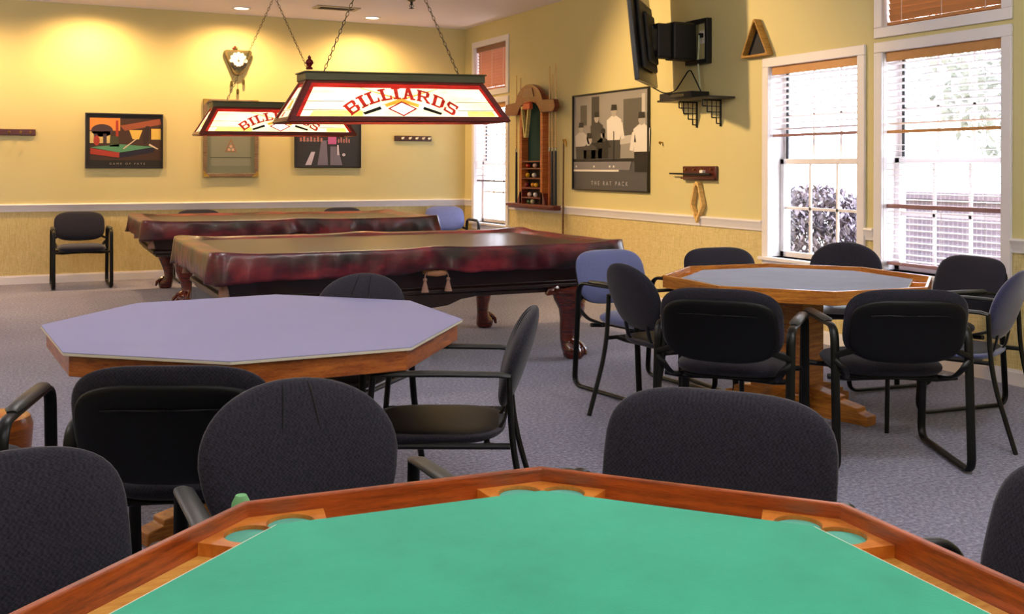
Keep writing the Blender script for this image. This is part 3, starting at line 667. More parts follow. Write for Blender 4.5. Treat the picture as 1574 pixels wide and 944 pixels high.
# ------------------------------------------------------------------ pool tables
def pool_table(label, cover_label, c, rot, seed, L=2.9, W=1.72, zt=.82):
    t = thing('pool_table', label, 'pool table', (c[0], c[1], 0), rot, 'covered pool tables'); rr = random.Random(seed)
    a, b_ = L/2 - .05, W/2 - .05; mm = MB()
    def rr_(da): return [(-a + da, -b_ + da), (a - da, -b_ + da), (a - da, b_ - da), (-a + da, b_ - da)]
    lv = [(.0, .80), (.0, .70), (.05, .685), (.06, .64), (.085, .545), (.06, .53), (.06, .505), (.09, .495), (.09, .47)]
    vs = []; fs = []
    for d, z in lv: vs += [(x, y, z) for x, y in rr_(d)]
    for i in range(len(lv) - 1):
        for k in range(4): fs.append((i*4 + k, i*4 + (k+1) % 4, (i+1)*4 + (k+1) % 4, (i+1)*4 + k))
    fs += [(0, 1, 2, 3), tuple(range(len(vs) - 1, len(vs) - 5, -1))]
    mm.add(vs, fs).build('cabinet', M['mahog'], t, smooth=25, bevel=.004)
    for s in (-1, 1):
        m = MB(); m.prism([(-.32, 0), (-.22, -.012), (-.12, -.05), (0, -.062), (.12, -.05), (.22, -.012), (.32, 0), (.32, .03), (-.32, .03)], -.012, .012, 0, Matrix.Translation((0, s * (b_ - .088), .47)) @ Matrix.Rotation(R(90), 4, 'X'))
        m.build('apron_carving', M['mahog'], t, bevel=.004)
    for sx in (-1, 1):
        for sy in (-1, 1):
            px, py = sx * (a - .37), sy * (b_ - .07); d = Vector((sx, sy, 0)).normalized()
            key = [(.50, .115, 0), (.44, .112, .012), (.40, .108, .028), (.34, .092, .03), (.27, .070, .015), (.2, .056, .0), (.14, .052, -.002), (.10, .058, .008), (.075, .072, .03), (.045, .078, .045), (.015, .07, .05), (.0, .055, .05)]
            pth = [Vector((px, py, z)) + d * o_ for z, r_, o_ in key]; ra = [r_ for z, r_, o_ in key]
            m = MB(); m.tube(pth, ra, [x * .92 for x in ra], 18, up=(sx, sy, 0)); m.ball(tuple(Vector((px, py, .05)) + d * .085), .048, 10)
            for q in (-1, 0, 1):
                e = Matrix.Rotation(q * .6, 3, 'Z') @ d
                m.tube([Vector((px, py, .13)) + e * .03, Vector((px, py, .105)) + e * .085, Vector((px, py, .07)) + e * .125, Vector((px, py, .03)) + e * .135], [.018, .019, .017, .01], n=8)
            m.box(px - .12, px + .12, py - .12, py + .12, .475, .50)
            # ear brackets beside the knee
            m.tube([Vector((px - sx*.08, py, .49)), Vector((px - sx*.15, py, .475)), Vector((px - sx*.17, py, .455))], [.04, .03, .012], n=8); m.tube([Vector((px, py - sy*.08, .49)), Vector((px, py - sy*.15, .475)), Vector((px, py - sy*.17, .455))], [.04, .03, .012], n=8)
            m.build('leg', M['mahoglit'], t)
    for s in (-1, 1):
        y = s * (b_ - .012); m = MB()
        m.tube([(-.075, y, .665), (-.06, y + s*.03, .655), (0, y + s*.045, .65), (.06, y + s*.03, .655), (.075, y, .665)], .022, .016, 8, up=(0, 0, 1))
        pk = m.build('pocket_leather', M['leather'], t)
        for q in (-1, 1):
            m = MB(); yy = y + s * .035
            m.tube([(q*.07, yy, .66), (q*.082, yy, .635), (q*.082, yy, .615)], .004, n=6); m.lathe([(.006, .622), (.013, .617), (.013, .604), (.009, .598), (.016, .57), (.026, .53), (.001, .528)], 12, 0, Matrix.Translation((q*.082, yy, 0)))
            m.build('tassel', M['tassel'], pk)
    for sx in (-1, 1):
        for sy in (-1, 1):
            m = MB().lathe([(.018, .60), (.026, .592), (.026, .57), (.02, .565), (.03, .52), (.034, .49), (.001, .488)], 12, 0, Matrix.Translation((sx * (a - .04), sy * (b_ - .04), .07)))
            m.build('corner_tassel', M['tassel'], t)
    # fitted vinyl cover lying over it: its own thing
    cv = thing('pool_table_cover', cover_label, 'table cover', (c[0], c[1], 0), rot, 'burgundy pool table covers')
    P = 320; hl, hw = L/2, W/2; per = []
    base = rrect(L, W, .09, 10)
    # resample the perimeter evenly
    seg = [(Vector(base[i]), Vector(base[(i+1) % len(base)])) for i in range(len(base))]; tot = sum((q - p).length for p, q in seg)
    def at(s):
        s %= tot
        for p, q in seg:
            l = (q - p).length
            if s <= l and l > 0: return p.lerp(q, s / l), Vector(((q - p).y, -(q - p).x)).normalized()
            s -= l
        return seg[-1][1], Vector((1, 0))
    ph = [(rr.uniform(0, 6.28), rr.uniform(5, 26), rr.uniform(.25, 1)) for _ in range(9)]
    wr = lambda s, v: sum(A * math.sin(k * s * 2.1 + p0 + v * 2.5 * (i % 3 - 1)) for i, (p0, k, A) in enumerate(ph)) / 3
    rows = []
    for q in (0, .25, .5, .7, .82, .88, .915, .94, .96, .98, .993, 1.0): rows.append(('top', q))
    for v in (.05, .15, .3, .45, .6, .75, .88, 1.0): rows.append(('skirt', v))
    vs = []; fs = []; D = .165
    for kind, q in rows:
        for i in range(P):
            s = tot * i / P; p, n = at(s)
            mid = math.exp(-((abs(p.x) / .16) ** 2)) * (1 if abs(abs(p.y) - hw) < .02 else 0)
            cor = math.exp(-(((hl - abs(p.x)) ** 2 + (hw - abs(p.y)) ** 2) / .03))
            if kind == 'top':
                x, y = p.x * q, p.y * q
                if q > .6: e = .16 * (1 - q) / .4 * 0; x = p.x - n.x * 0 if q == 1 else p.x * q; y = p.y if q == 1 else p.y * q
                rimz = .5 / (1 + math.exp(-(q - .885) * 90)) + .5 * q ** 3
                z = zt - .05 * (1 - rimz) + .003 * math.sin(x * 7 + 1) * math.cos(y * 9) * (1 - q * .5)
                if q > .9: z += cor * .018 + mid * .012
                if q == 1.0: z -= .004
                vs.append((x, y, z))
            else:
                amp = .016 * q * (1 + 1.3 * cor + 1.5 * mid)
                off = .004 + .006 * math.sin(q * PI) + amp * wr(s, q) * .8 + .018 * q * cor
                z = zt - .006 - q * (D + .016 * cor - .03 * mid + .004 * wr(s * .6, 0))
                vs.append((p.x + n.x * off, p.y + n.y * off, z))
    K = len(rows)
    for r in range(K - 1):
        for i in range(P):
            j = (i + 1) % P
            if r == 0: fs.append((r*P + i, (r+1)*P + j, (r+1)*P + i)) 
            else: fs.append((r*P + i, r*P + j, (r+1)*P + j, (r+1)*P + i))
    o = MB().add(vs, fs).build('vinyl_sheet', M['cover'], cv, smooth=60); weld(o)
    md = o.modifiers.new('solid', 'SOLIDIFY'); md.thickness = .004; md.offset = -1
    return t
pool_table('dark carved pool table under the nearer cover, tassels at its side pocket', 'burgundy vinyl cover draped over the nearer pool table', (2.535, 7.16), R(-.4), 4)
pool_table('dark carved pool table under the farther cover near the back wall', 'burgundy vinyl cover draped over the farther pool table', (2.66, 11.18), R(-1.2), 9, L=3.02)

# ------------------------------------------------------------------ things on the back wall (x right, -y out of the wall, z up)
def onback(name, label, cat, x, z): return thing(name, label, cat, (x, YB, z))
def onright(name, label, cat, y, z): return thing(name, label, cat, (XR, y, z), -PI/2)
def flat(mb, pts, lvl, mi, y0=-.03):
    y = y0 - .0006 * lvl
    mb.add([(x, y, z) for x, z in pts], [tuple(range(len(pts)))], mi)
def q4(x0, x1, z0, z1): return [(x0, z0), (x1, z0), (x1, z1), (x0, z1)]
def blob(cx_, cz, rx, rz, n=18): return [(cx_ + rx*math.cos(2*PI*i/n), cz + rz*math.sin(2*PI*i/n)) for i in range(n)]
FL = lambda n, c: plain(n, c, .55)
XZ = Matrix(((1, 0, 0, 0), (0, 0, -1, 0), (0, 1, 0, 0), (0, 0, 0, 1)))   # text plane -> wall plane facing -y
t = onback('framed_poster', 'black framed colourful pool hall picture on the yellow back wall', 'picture', 1.226, 1.652)
w, h = .435, .325
MB().ring(q4(-w, w, -h, h), q4(-w + .018, w - .018, -h + .018, h - .018), .0, .032, 0, XZ).build('frame', plain('black frame', '#120d08', .35), t, smooth=0, bevel=.003)
p = MB(); p.box(-w + .01, w - .01, -.012, -.004, -h + .01, h - .01, 0)
y0 = -.012
flat(p, q4(-.385, .415, -.23, .27), 1, 1, y0); flat(p, [(-.385, .12), (-.05, .12), (-.05, .27), (-.385, .27)], 2, 2, y0)
flat(p, blob(-.25, .12, .12, .075), 3, 3, y0); flat(p, q4(-.385, -.16, -.03, .11), 3, 4, y0); flat(p, q4(-.34, -.30, -.03, .08), 4, 3, y0); flat(p, q4(-.24, -.20, -.03, .08), 4, 3, y0)
flat(p, q4(-.10, -.07, .02, .24), 3, 5, y0); flat(p, [(-.05, .18), (.40, .27), (.415, .20), (.0, .12)], 3, 6, y0)
flat(p, [(.05, .13), (.20, .13), (.16, .02), (.09, .02)], 4, 7, y0); flat(p, q4(.30, .41, .02, .15), 4, 7, y0); flat(p, [(.20, .05), (.24, .18), (.28, .18), (.27, .0), (.22, -.05)], 5, 8, y0)
flat(p, blob(-.31, .0, .035, .06), 5, 5, y0); flat(p, [(-.16, .06), (-.07, .05), (-.06, -.07), (-.17, -.07)], 5, 9, y0)
flat(p, [(-.38, -.08), (-.05, -.04), (.33, -.07), (-.06, -.14)], 5, 10, y0); flat(p, [(-.38, -.09), (-.06, -.14), (-.06, -.20), (-.38, -.16)], 6, 5, y0); flat(p, [(-.06, -.145), (.33, -.075), (.33, -.13), (-.06, -.20)], 6, 11, y0)
flat(p, [(-.02, -.09), (.13, .03), (.135, .02), (-.01, -.10)], 7, 12, y0); flat(p, [(.28, -.03), (.38, -.09), (.37, -.10), (.27, -.05)], 7, 12, y0)
p.build('picture', [FL('poster black', '#16110a'), FL('p brown', '#3c2414'), FL('p orange', '#d9863a'), FL('p plum', '#3e2b33'), FL('p cream', '#c9b474'), FL('p red', '#9c2f1c'), FL('p rust', '#8e4a2e'), FL('p straw', '#d3b14e'), FL('p dark', '#2a1712'), FL('p olive', '#3b3f26'), FL('p green', '#4c8a66'), FL('p ink', '#17132a'), FL('p pale', '#cdb9a0')], t, smooth=0)
m = MB(); text_into(m, 'GAME OF FATE', .034, Matrix.Translation((.03, -.0135, -.283)) @ XZ, space=1.9); m.build('caption', plain('caption grey', '#9b9384', .6), t, smooth=0)

t = onback('felt_picture', 'brown framed grey green pool felt picture with a small triangle of balls', 'picture', 2.465, 1.70)
w, h = .335, .48
MB().ring(q4(-w, w, -h, h), q4(-w + .045, w - .045, -h + .045, h - .045), .0, .035, 0, XZ).build('frame', wood('weathered frame', '#4a3523', '#8a7156', .5), t, smooth=0, bevel=.005)
m = MB()
for sx in (-1, 1):
    for sz in (-1, 1): m.prism([(sx*w, sz*h), (sx*(w - .08), sz*h), (sx*w, sz*(h - .08))][::sx*sz], .034, .040, 0, XZ)
m.build('corner_plate', M['brass'], t, smooth=0)
p = MB(); p.box(-w + .04, w - .04, -.014, -.004, -h + .04, h - .04, 0); y0 = -.014
flat(p, q4(-.24, .24, -.34, .05), 1, 1, y0); flat(p, q4(-.25, .25, -.245, -.232), 2, 2, y0); flat(p, q4(-.25, .25, .05, .066), 2, 2, y0); flat(p, q4(-.27, .27, .09, .12), 2, 3, y0)
flat(p, [(-.075, -.17), (.075, -.17), (0, .0)], 3, 4, y0); flat(p, [(-.052, -.158), (.052, -.158), (0, -.035)], 4, 1, y0)
for bx_, bz in ((-.022, -.14), (.024, -.14), (0, -.10)): flat(p, blob(bx_, bz, .017, .017, 12), 5, 5, y0)
p.build('picture', [FL('f sage', '#6f7564'), FL('f grey green', '#7d8274'), FL('f line', '#4b5142'), FL('f straw', '#a59a6d'), FL('f tan', '#8c6a50'), FL('f pink', '#c9a08c')], t, smooth=0)

t = onback('framed_poster', 'dark framed print with pink lettering and pale light beams below the lamps', 'picture', 3.70, 1.662)
w, h = .44, .325
MB().ring(q4(-w, w, -h, h), q4(-w + .016, w - .016, -h + .016, h - .016), .0, .03, 0, XZ).build('frame', plain('charcoal frame', '#17171c', .35), t, smooth=0, bevel=.003)
p = MB(); p.box(-w + .01, w - .01, -.012, -.004, -h + .01, h - .01, 0); y0 = -.012
flat(p, [(-.30, -.29), (-.22, -.29), (-.17, -.12), (-.22, -.12)], 1, 1, y0); flat(p, [(-.14, -.29), (.0, -.29), (-.02, .02), (-.09, .02)], 1, 2, y0); flat(p, [(.03, -.29), (.19, -.29), (.13, -.05), (.03, -.05)], 1, 2, y0); flat(p, [(.12, -.16), (.15, -.16), (.14, -.03), (.12, -.03)], 2, 1, y0); flat(p, blob(.21, -.155, .022, .02), 2, 1, y0)
flat(p, q4(.0, .11, -.02, .10), 3, 3, y0); flat(p, q4(-.36, .28, .02, .026), 2, 2, y0)
for k in range(7): flat(p, q4(-.37 + k*.045, -.345 + k*.045, .01, .06 + .02*(k % 2)), 3, 4, y0)
for k in range(5): flat(p, q4(.13 + k*.035, .15 + k*.035, .0, .05 + .02*(k % 2)), 3, 4, y0)
p.build('picture', [FL('d slate', '#2b2e36'), FL('d pale', '#b9b4cc'), FL('d mid', '#6d6a80'), FL('d pink', '#b25a96'), FL('d rose', '#a5706a')], t, smooth=0)

def peg_rack(label, x, z, L, hooks, mat, knobm, ln):
    t = onback('cue_rack_rail', label, 'wall rack', x, z)
    MB().box(-L/2, L/2, -.024, 0, -.036, .036).build('rail', mat, t, smooth=0, bevel=.006)
    for hx in hooks:
        MB().tube([(hx, -.024, 0), (hx, -.07, -.004), (hx, -.085, .004), (hx, -.088, .018)], .006, n=8).ball((hx, -.03, 0), .016, 8).build('hook', knobm, t)
    return t
peg_rack('red wooden peg rail with dark hooks at the left end of the back wall', -.05, 1.734, .63, [-.24, -.1, .04, .16, .26], M['redwood'], M['brass'], 4)
peg_rack('short dark peg rail with white knobs between lamps and room corner', 4.866, 1.732, .53, [-.155, -.05, .045, .14, .225], plain('dark brown wood', '#4b352e', .4), M['paper_white'], 5)

# triangular clock
t = onback('wall_clock', 'triangular brown wall clock with white flower shaped face and hanging weights', 'clock', 2.543, 2.63)
body = fillet([(-.185, 0, .165), (.185, 0, .165), (.05, 0, -.15), (-.05, 0, -.15)], .06, 5, True); body = [(q.x, q.z) for q in body]
MB().prism(body, 0, .07, 0, XZ).build('case', wood('olive brown case', '#3a2f14', '#655627', .5), t, bevel=.006)
m = MB(); m.prism([(x*.8, z*.78 + .012) for x, z in body], .07, .075, 0, XZ); m.build('case_front', plain('dark green panel', '#3c3d20', .5), t)
pet = MB()
for k in range(12):
    a = 2*PI*k/12; pet.prism(blob(.088*math.cos(a), .03 + .088*math.sin(a), .022, .022, 12), .075, .086, 0 if k not in (7, 8, 9, 10, 11) else 1, XZ)
pet.build('numeral_balls', [M['paper_white'], M['black']], t)
MB().prism(blob(0, .03, .072, .072, 28), .075, .083, 0, XZ).prism(blob(0, .03, .012, .012, 12), .083, .088, 1, XZ).prism([(-.004, .03), (.004, .03), (.002, .085), (-.002, .085)], .084, .086, 1, XZ).build('dial', [plain('clock dial', '#f3e6e0', .4), M['chain']], t, smooth=0)
MB().ball((-.05, -.03, .185), .018, 8).ball((-.015, -.03, .185), .018, 8, 1).ball((-.0325, -.03, .205), .016, 8).build('top_balls', [plain('ball maroon', '#5a2018', .3), plain('ball olive', '#4a4a20', .3)], t)
for x, z in ((-.075, -.26), (.0, -.355), (.07, -.235)):
    m = MB().tube([(x * .6, -.035, -.15), (x, -.035, z + .05)], .0015, n=5).lathe([(.003, .045), (.016, .032), (.018, 0), (.014, -.024), (.002, -.03)], 12, 0, Matrix.Translation((x, -.035, z)))
    m.build('weight', plain('aged bronze', '#5f5226', .4, .5), t)

# ------------------------------------------------------------------ things on the window wall (x towards the viewer's right, -y into the room)
t = onright('framed_photo', 'large black and white photo of men around a pool table', 'picture', 9.235, 1.625)
w, h = .755, .52
MB().ring(q4(-w, w, -h, h), q4(-w + .012, w - .012, -h + .012, h - .012), .0, .036, 0, XZ).build('frame', plain('thin black frame', '#0c0b09', .3), t, smooth=0, bevel=.003)
p = MB(); p.box(-w + .006, w - .006, -.014, -.004, -h + .006, h - .006, 0); y0 = -.014
flat(p, q4(-.74, .74, -.18, .5), 1, 1, y0); flat(p, q4(.28, .62, .05, .42), 2, 2, y0); flat(p, q4(.62, .68, .0, .46), 2, 3, y0); flat(p, q4(-.6, -.46, .18, .4), 2, 2, y0); flat(p, q4(-.36, -.20, .05, .48), 2, 4, y0)
def man(x, zb, zt_, shirt, legs, s=1., flip=1):
    H_ = zt_ - zb
    flat(p, blob(x, zt_ - .045*s, .05*s, .055*s), 6, 5, y0); flat(p, [(x - .055*s, zt_ - .04*s), (x + .055*s, zt_ - .04*s), (x + .05*s, zt_ + .012*s), (x - .04*s, zt_ + .016*s)], 7, 6, y0)
    flat(p, [(x - .13*s, zt_ - .13*s), (x - .04*s, zt_ - .09*s), (x + .04*s, zt_ - .09*s), (x + .13*s, zt_ - .13*s), (x + .12*s, zb + H_*.35), (x - .12*s, zb + H_*.35)], 5, shirt, y0)
    flat(p, [(x - .11*s, zb), (x + .11*s, zb), (x + .12*s, zb + H_*.37), (x - .12*s, zb + H_*.37)], 4, legs, y0)
    flat(p, [(x + flip*.10*s, zt_ - .14*s), (x + flip*.15*s, zt_ - .16*s), (x + flip*.19*s, zb + H_*.38), (x + flip*.13*s, zb + H_*.36)], 6, shirt, y0)
man(-.58, -.18, .2, 3, 4); man(-.25, -.18, .30, 4, 6); man(.10, -.18, .36, 8, 4, 1.1); man(-.40, -.18, .08, 4, 6, 1.1); man(.62, -.32, .26, 8, 6, 1.15, -1); man(-.12, -.18, .12, 6, 6, .9)
flat(p, [(.22, .04), (.5, .06), (.52, -.02), (.22, -.04)], 5, 3, y0)
flat(p, q4(-.74, .74, -.215, -.185), 8, 6, y0); flat(p, [(-.74, -.30), (.40, -.30), (.44, -.215), (-.74, -.215)], 8, 9, y0); flat(p, q4(-.74, .2, -.318, -.298), 9, 8, y0); flat(p, q4(.09, .105, -.2, .1), 8, 6, y0)
for bx_ in (-.68, -.3, .02, .1): flat(p, blob(bx_, -.265, .016, .012, 10), 9, 8, y0)
p.build('picture', [FL('g low', '#4d4d50'), FL('g wall', '#8f8b86'), FL('g dark', '#57544f'), FL('g light', '#b9b4ae'), FL('g mid', '#3d3c3d'), FL('g skin', '#a59f98'), FL('g black', '#1c1b1c'), FL('g x', '#777777'), FL('g white', '#d9d4cd'), FL('g cloth', '#77757a')], t, smooth=0)
m = MB(); text_into(m, 'THE RAT PACK', .062, Matrix.Translation((0, -.0150, -.462)) @ XZ, space=1.9); m.build('caption', plain('caption pale', '#b9b7c2', .6), t, smooth=0)

# cue rack with balls
t = onright('cue_rack', 'red wooden wall cue rack with arched top, green panel and ball shelves', 'cue rack', 10.87, .88)
MB().box(-.62, .62, -.13, 0, 0, .035).box(-.60, .60, -.11, 0, -.02, 0).build('base_shelf', M['cherry'], t, bevel=.006)
MB().box(-.24, .24, -.012, -.002, .52, 1.28).build('felt_panel', plain('dark green baize', '#0f3a36', .9), t, smooth=0)
MB().box(-.24, .24, -.01, -.001, .035, .52).build('shelf_back', plain('dark recess wood', '#241008', .6), t, smooth=0)
for s in (-1, 1): MB().box(s*.27 - .03, s*.27 + .03, -.10, 0, .035, 1.30).build('upright', wood('orange cherry', '#8c3b14', '#c87434', .35), t, bevel=.006)
for k, z in enumerate((.10, .215, .33, .445, .53)): MB().box(-.24, .24, -.095, -.01, z, z + .018).build('ball_shelf', M['cherry'], t, smooth=0, bevel=.003)
for s in (-1, 1): MB().prism([(s*.235, .035), (s*.36, .035), (s*.345, .09), (s*.30, .17), (s*.235, .20)][::s], .0, .10, 0, XZ).build('scroll_bracket', M['cherry'], t, bevel=.005)
arch = [(-.66, 1.16), (-.60, 1.10), (-.3, 1.10)] + [(.27*math.cos(a), 1.12 + .12*math.sin(a)) for a in [PI - PI*i/12 for i in range(1, 12)]] + [(.3, 1.10), (.60, 1.10), (.66, 1.16), (.62, 1.24), (.36, 1.25)] + [(.36*math.cos(a), 1.20 + .25*math.sin(a)) for a in [PI*i/14 for i in range(1, 14)]] + [(-.36, 1.25), (-.62, 1.24)]
MB().prism(arch, .066, .13, 0, XZ).build('arched_top', M['cherry'], t, bevel=.006)
MB().prism([(-.14, 1.30), (.14, 1.30), (.10, 1.40), (-.10, 1.40)], .128, .14, 0, XZ).build('carved_plaque', plain('faded tan', '#9c7a5a', .6), t)
def cue(label, yloc, dz, L, butt):
    t = thing('pool_cue', label, 'pool cue', (XR - .045, yloc, .915), 0, 'cues standing in the wall rack')
    MB().lathe([(.015, 0), (.0155, .02), (.0145, .35), (.0125, .62)], 12).build('butt', butt, t)
    MB().lathe([(.0128, .62), (.013, .66), (.0128, .66)], 12).build('collar', M['chrome'], t)
    MB().lathe([(.0122, .66), (.0065, L - .02), (.0065, L)], 10).build('shaft', M['pine'], t)
    return t
db = plain('dark blue grip', '#1a1d2c', .4); ob = wood('orange butt', '#7c3508', '#c0631c', .3, coat=.5)
cue('outermost dark gripped cue at the left side of the wall rack', 11.36, 0, 1.56, db)
cue('inner dark gripped cue at the left side of the wall rack', 11.25, 0, 1.52, db)
cue('orange butted cue closest to the rack upright on the right side', 10.50, 0, 1.60, ob)
cue('middle black gripped cue at the right side of the wall rack', 10.43, 0, 1.50, db)
cue('outermost cue at the right side of the wall rack', 10.35, 0, 1.62, db)
cols = ['#b03020', '#e2b9a0', '#d9a51c', '#ece3d4', '#7a1e1c', '#d08a1a', '#e8b030', '#e7c0b0', '#efe9df', '#3a5a30', '#cfc39a']
names = ['red', 'pale pink', 'yellow', 'ivory', 'maroon', 'amber', 'golden', 'pale rose', 'white', 'dark green', 'straw']
spots = [(-.16, 3, 0), (.02, 3, 1), (-.17, 2, 2), (.0, 2, 3), (-.19, 1, 4), (-.03, 1, 5), (.055, 1, 6), (-.12, 0, 7), (.03, 0, 8), (-.14, -1, 9), (-.04, -1, 10)]
zs_ = {3: .463, 2: .348, 1: .233, 0: .118, -1: .035}
ord_ = {3: 'top', 2: 'second', 1: 'third', 0: 'fourth', -1: 'bottom'}
for lx, row, ci in spots:
    o = MB().ball((0, 0, .0286), .0286, 12).build('billiard_ball', plain('ball ' + names[ci], cols[ci], .08, coat=.6), loc=(XR - .05, 10.87 - lx, .88 + zs_[row]))
    tag(o, '%s billiard ball on the %s shelf of the cue rack' % (names[ci], ord_[row]), 'billiard ball', 'billiard balls on the rack shelves')
# triangle hung on the rack
def tri_frame(mb, s, wd, d, mi=0, Mx=None, flip=1, k=.92):
    o_ = [(q.x, q.z) for q in fillet([(-s/2, 0, -flip*s*k/2), (s/2, 0, -flip*s*k/2), (0, 0, flip*s*k/2)], .03, 4, True)]
    i_ = [(x * (1 - 2.6*wd/s), z * (1 - 2.6*wd/s) - flip * wd * .3) for x, z in o_]
    mb.ring(o_, i_, 0, d, mi, (Mx or Matrix.Identity(4)) @ XZ); return o_, i_
t = onright('ball_triangle', 'pale wooden ball triangle hanging point down in front of the green panel', 'ball rack', 10.90, 1.93)
m = MB(); m.ring([(-.11, .14), (.11, .16), (.03, -.23), (-.03, -.23)], [(-.075, .11), (.07, .13), (.012, -.18), (-.012, -.18)], .125, .165, 0, XZ); m.build('frame', wood('olive maple', '#8a7a3c', '#cdbb74', .45), t, bevel=.004)
m = MB().box(-.03, .15, -.18, -.13, .10, .17).box(.02, .13, -.19, -.125, .17, .19); m.build('bridge_head', plain('coral plastic', '#c4552c', .45), t, bevel=.01)
t = onright('bridge_stick', 'long dark bridge stick leaning upright beside the cue rack', 'bridge stick', 10.17, 0)
MB().tube([(.0, -.05, .0), (-.0, -.04, 1.62)], [.014, .009], n=10).build('stick', wood('dark stick', '#3b2410', '#7a5228', .4), t)
MB().tube([(0, -.04, 1.62), (.0, -.045, 1.665), (.05, -.05, 1.66), (.075, -.05, 1.62), (.075, -.05, 1.58)], .010, n=8).build('head', M['brass'], t)

# television on its bracket
t = onright('television', 'black flat television seen from behind on a swing arm wall bracket', 'television', 7.66, 2.49)
MB().ring(q4(-.17, .16, -.205, .20), q4(-.13, .125, -.165, .165), .002, .06, 0, XZ).build('wall_plate', M['iron'], t, smooth=0, bevel=.006)
MB().box(-.16, .0, -.30, -.05, -.17, .17).box(-.15, -.02, -.46, -.30, -.16, .15).box(-.14, -.03, -.54, -.44, -.10, .10).build('swing_arm', M['black'], t, smooth=0, bevel=.02)
ox = Vector((-.10, -.56, .02))
Pm = Matrix.Translation(ox) @ Matrix.Rotation(R(137), 4, 'Z') @ Matrix.Rotation(R(-6), 4, 'X')
# local: x along screen width, y = screen normal, z up
MB().box(-.50, .50, -.012, .03, -.42, .46, 0, Pm).build('screen_panel', plain('television bezel', '#0c0d12', .3), t, smooth=0, bevel=.008)
MB().box(-.485, .485, .0305, .0315, -.39, .445, 0, Pm).build('screen', plain('dark screen', '#05060a', .1), t, smooth=0)
MB().box(-.34, .34, -.05, -.012, -.30, .30, 0, Pm).box(-.22, .22, -.085, -.05, -.24, .20, 0, Pm).build('rear_housing', M['black'], t, smooth=0, bevel=.015)
m = MB()
for k in range(5): m.box(.30 - .015, .30 + .015, -.054, -.05, -.2 + k*.07, -.17 + k*.07, 0, Pm)
m.box(.05, .15, -.090, -.085, -.02, .10, 0, Pm); m.build('ports', plain('grey connectors', '#8d93a0', .4), t, smooth=0)
o = onright('power_outlet', 'white wall outlet seen through the television bracket', 'outlet', 7.635, 2.53)
MB().box(-.045, .045, -.008, 0, -.06, .06).build('cover_plate', M['paper_white'], o, bevel=.004)
MB().box(-.02, .02, -.04, -.008, -.005, .035).build('plug', M['black'], o, bevel=.004)
t = onright('wall_shelf', 'thin black shelf below the television on two stepped iron brackets', 'shelf', 7.70, 1.95)
MB().box(-.27, .53, -.27, -.001, 0, .018).build('board', plain('black board', '#14100f', .4), t, smooth=0, bevel=.003)
for sx in (-.02, .33):
    m = MB().box(sx - .008, sx + .008, -.012, 0, -.235, 0).box(sx - .008, sx + .008, -.2, 0, -.012, 0)
    st = [(-.2, -.01), (-.2, -.06), (-.15, -.06), (-.15, -.11), (-.10, -.11), (-.10, -.16), (-.05, -.16), (-.05, -.21), (0, -.21)]
    for i in range(len(st) - 1): m.tube([(sx, st[i][0], st[i][1]), (sx, st[i+1][0], st[i+1][1])], .006, n=6)
    for y_, z_ in ((-.15, -.06), (-.10, -.11), (-.05, -.16)): m.tube([(sx, y_, z_), (sx, y_, -.01)], .004, n=6); m.tube([(sx, y_, z_), (sx, -.005, z_)], .004, n=6)
    m.build('bracket', M['iron'], t)
t = onright('media_player', 'slim black media box on the shelf under the television', 'media player', 7.76, 1.968)
MB().box(-.23, .26, -.23, -.03, 0, .062).build('case', M['black'], t, smooth=0, bevel=.005)
MB().box(-.04, .16, -.234, -.23, .02, .045).build('front_display', plain('grey display', '#3c3f44', .2), t, smooth=0)
MB().tube(fillet([(-.29, -.30, .142), (-.19, -.2, .062), (-.14, -.12, .082), (.04, -.1, .262), (.08, -.1, .262), (.24, -.1, .05)], .05, 5), .006, n=8).build('signal_cable', M['black'], t)
MB().tube(fillet([(.125, -.045, .577), (.13, -.05, .477), (.115, -.05, .327), (.155, -.06, .177), (.20, -.09, .05)], .12, 6), .008, n=8).build('power_cord', M['cord'], t)
t = onright('ball_triangle', 'wooden ball triangle with dark blue inside hung high beside the window', 'ball rack', 6.845, 2.44)
m = MB(); oo, ii = tri_frame(m, .36, .022, .07); m.build('frame', wood('honey maple', '#7c5318', '#bb8c3c', .4), t, bevel=.005)
MB().prism([(x*1.02, z*1.02) for x, z in ii], .002, .012, 0, XZ).build('dark_lining', plain('navy lining', '#10121c', .7), t, smooth=0)
t = onright('cue_holder', 'small red brown wall rack holding a black stick and chalk', 'wall rack', 7.655, 1.30)
MB().box(-.25, .25, -.03, 0, -.065, .065).box(-.24, .24, -.065, -.03, -.055, -.035).build('backboard', M['redwood'], t, bevel=.008)
for x in (-.19, -.06, .06, .19): MB().tube([(x, -.03, .035), (x, -.05, .035)], .008, n=8).build('peg', M['brass'], t)
o = MB().tube([(-.42, -.055, .0), (.2, -.052, -.004)], [.008, .011], n=8).build('black_stick', M['black'], loc=(XR, 7.655, 1.295), rotz=-PI/2); o.name = 'short_cue'
tag(o, 'short black stick lying across the small red brown rack', 'stick')
o = MB().box(-.022, .022, -.022, .022, 0, .026).build('cue_chalk', M['paper_white'], loc=(XR - .045, 7.575, 1.302), bevel=.004)
tag(o, 'pale pink white chalk block sitting on the small red brown rack', 'chalk')
t = onright('diamond_rack', 'pale wooden diamond ball rack hanging under the small red brown rack', 'ball rack', 7.665, 1.04)
dm = [(0, -.19), (.095, -.03), (.03, .17), (0, .19), (-.03, .17), (-.095, -.03)]
MB().ring(dm, [(x*.72, z*.8) for x, z in dm], .01, .055, 0, XZ).build('frame', M['pine'], t, smooth=0, bevel=.004)
t = onright('wall_hook', 'small brass hook on the wall between big photo and small rack', 'knob', 8.268, 1.59)
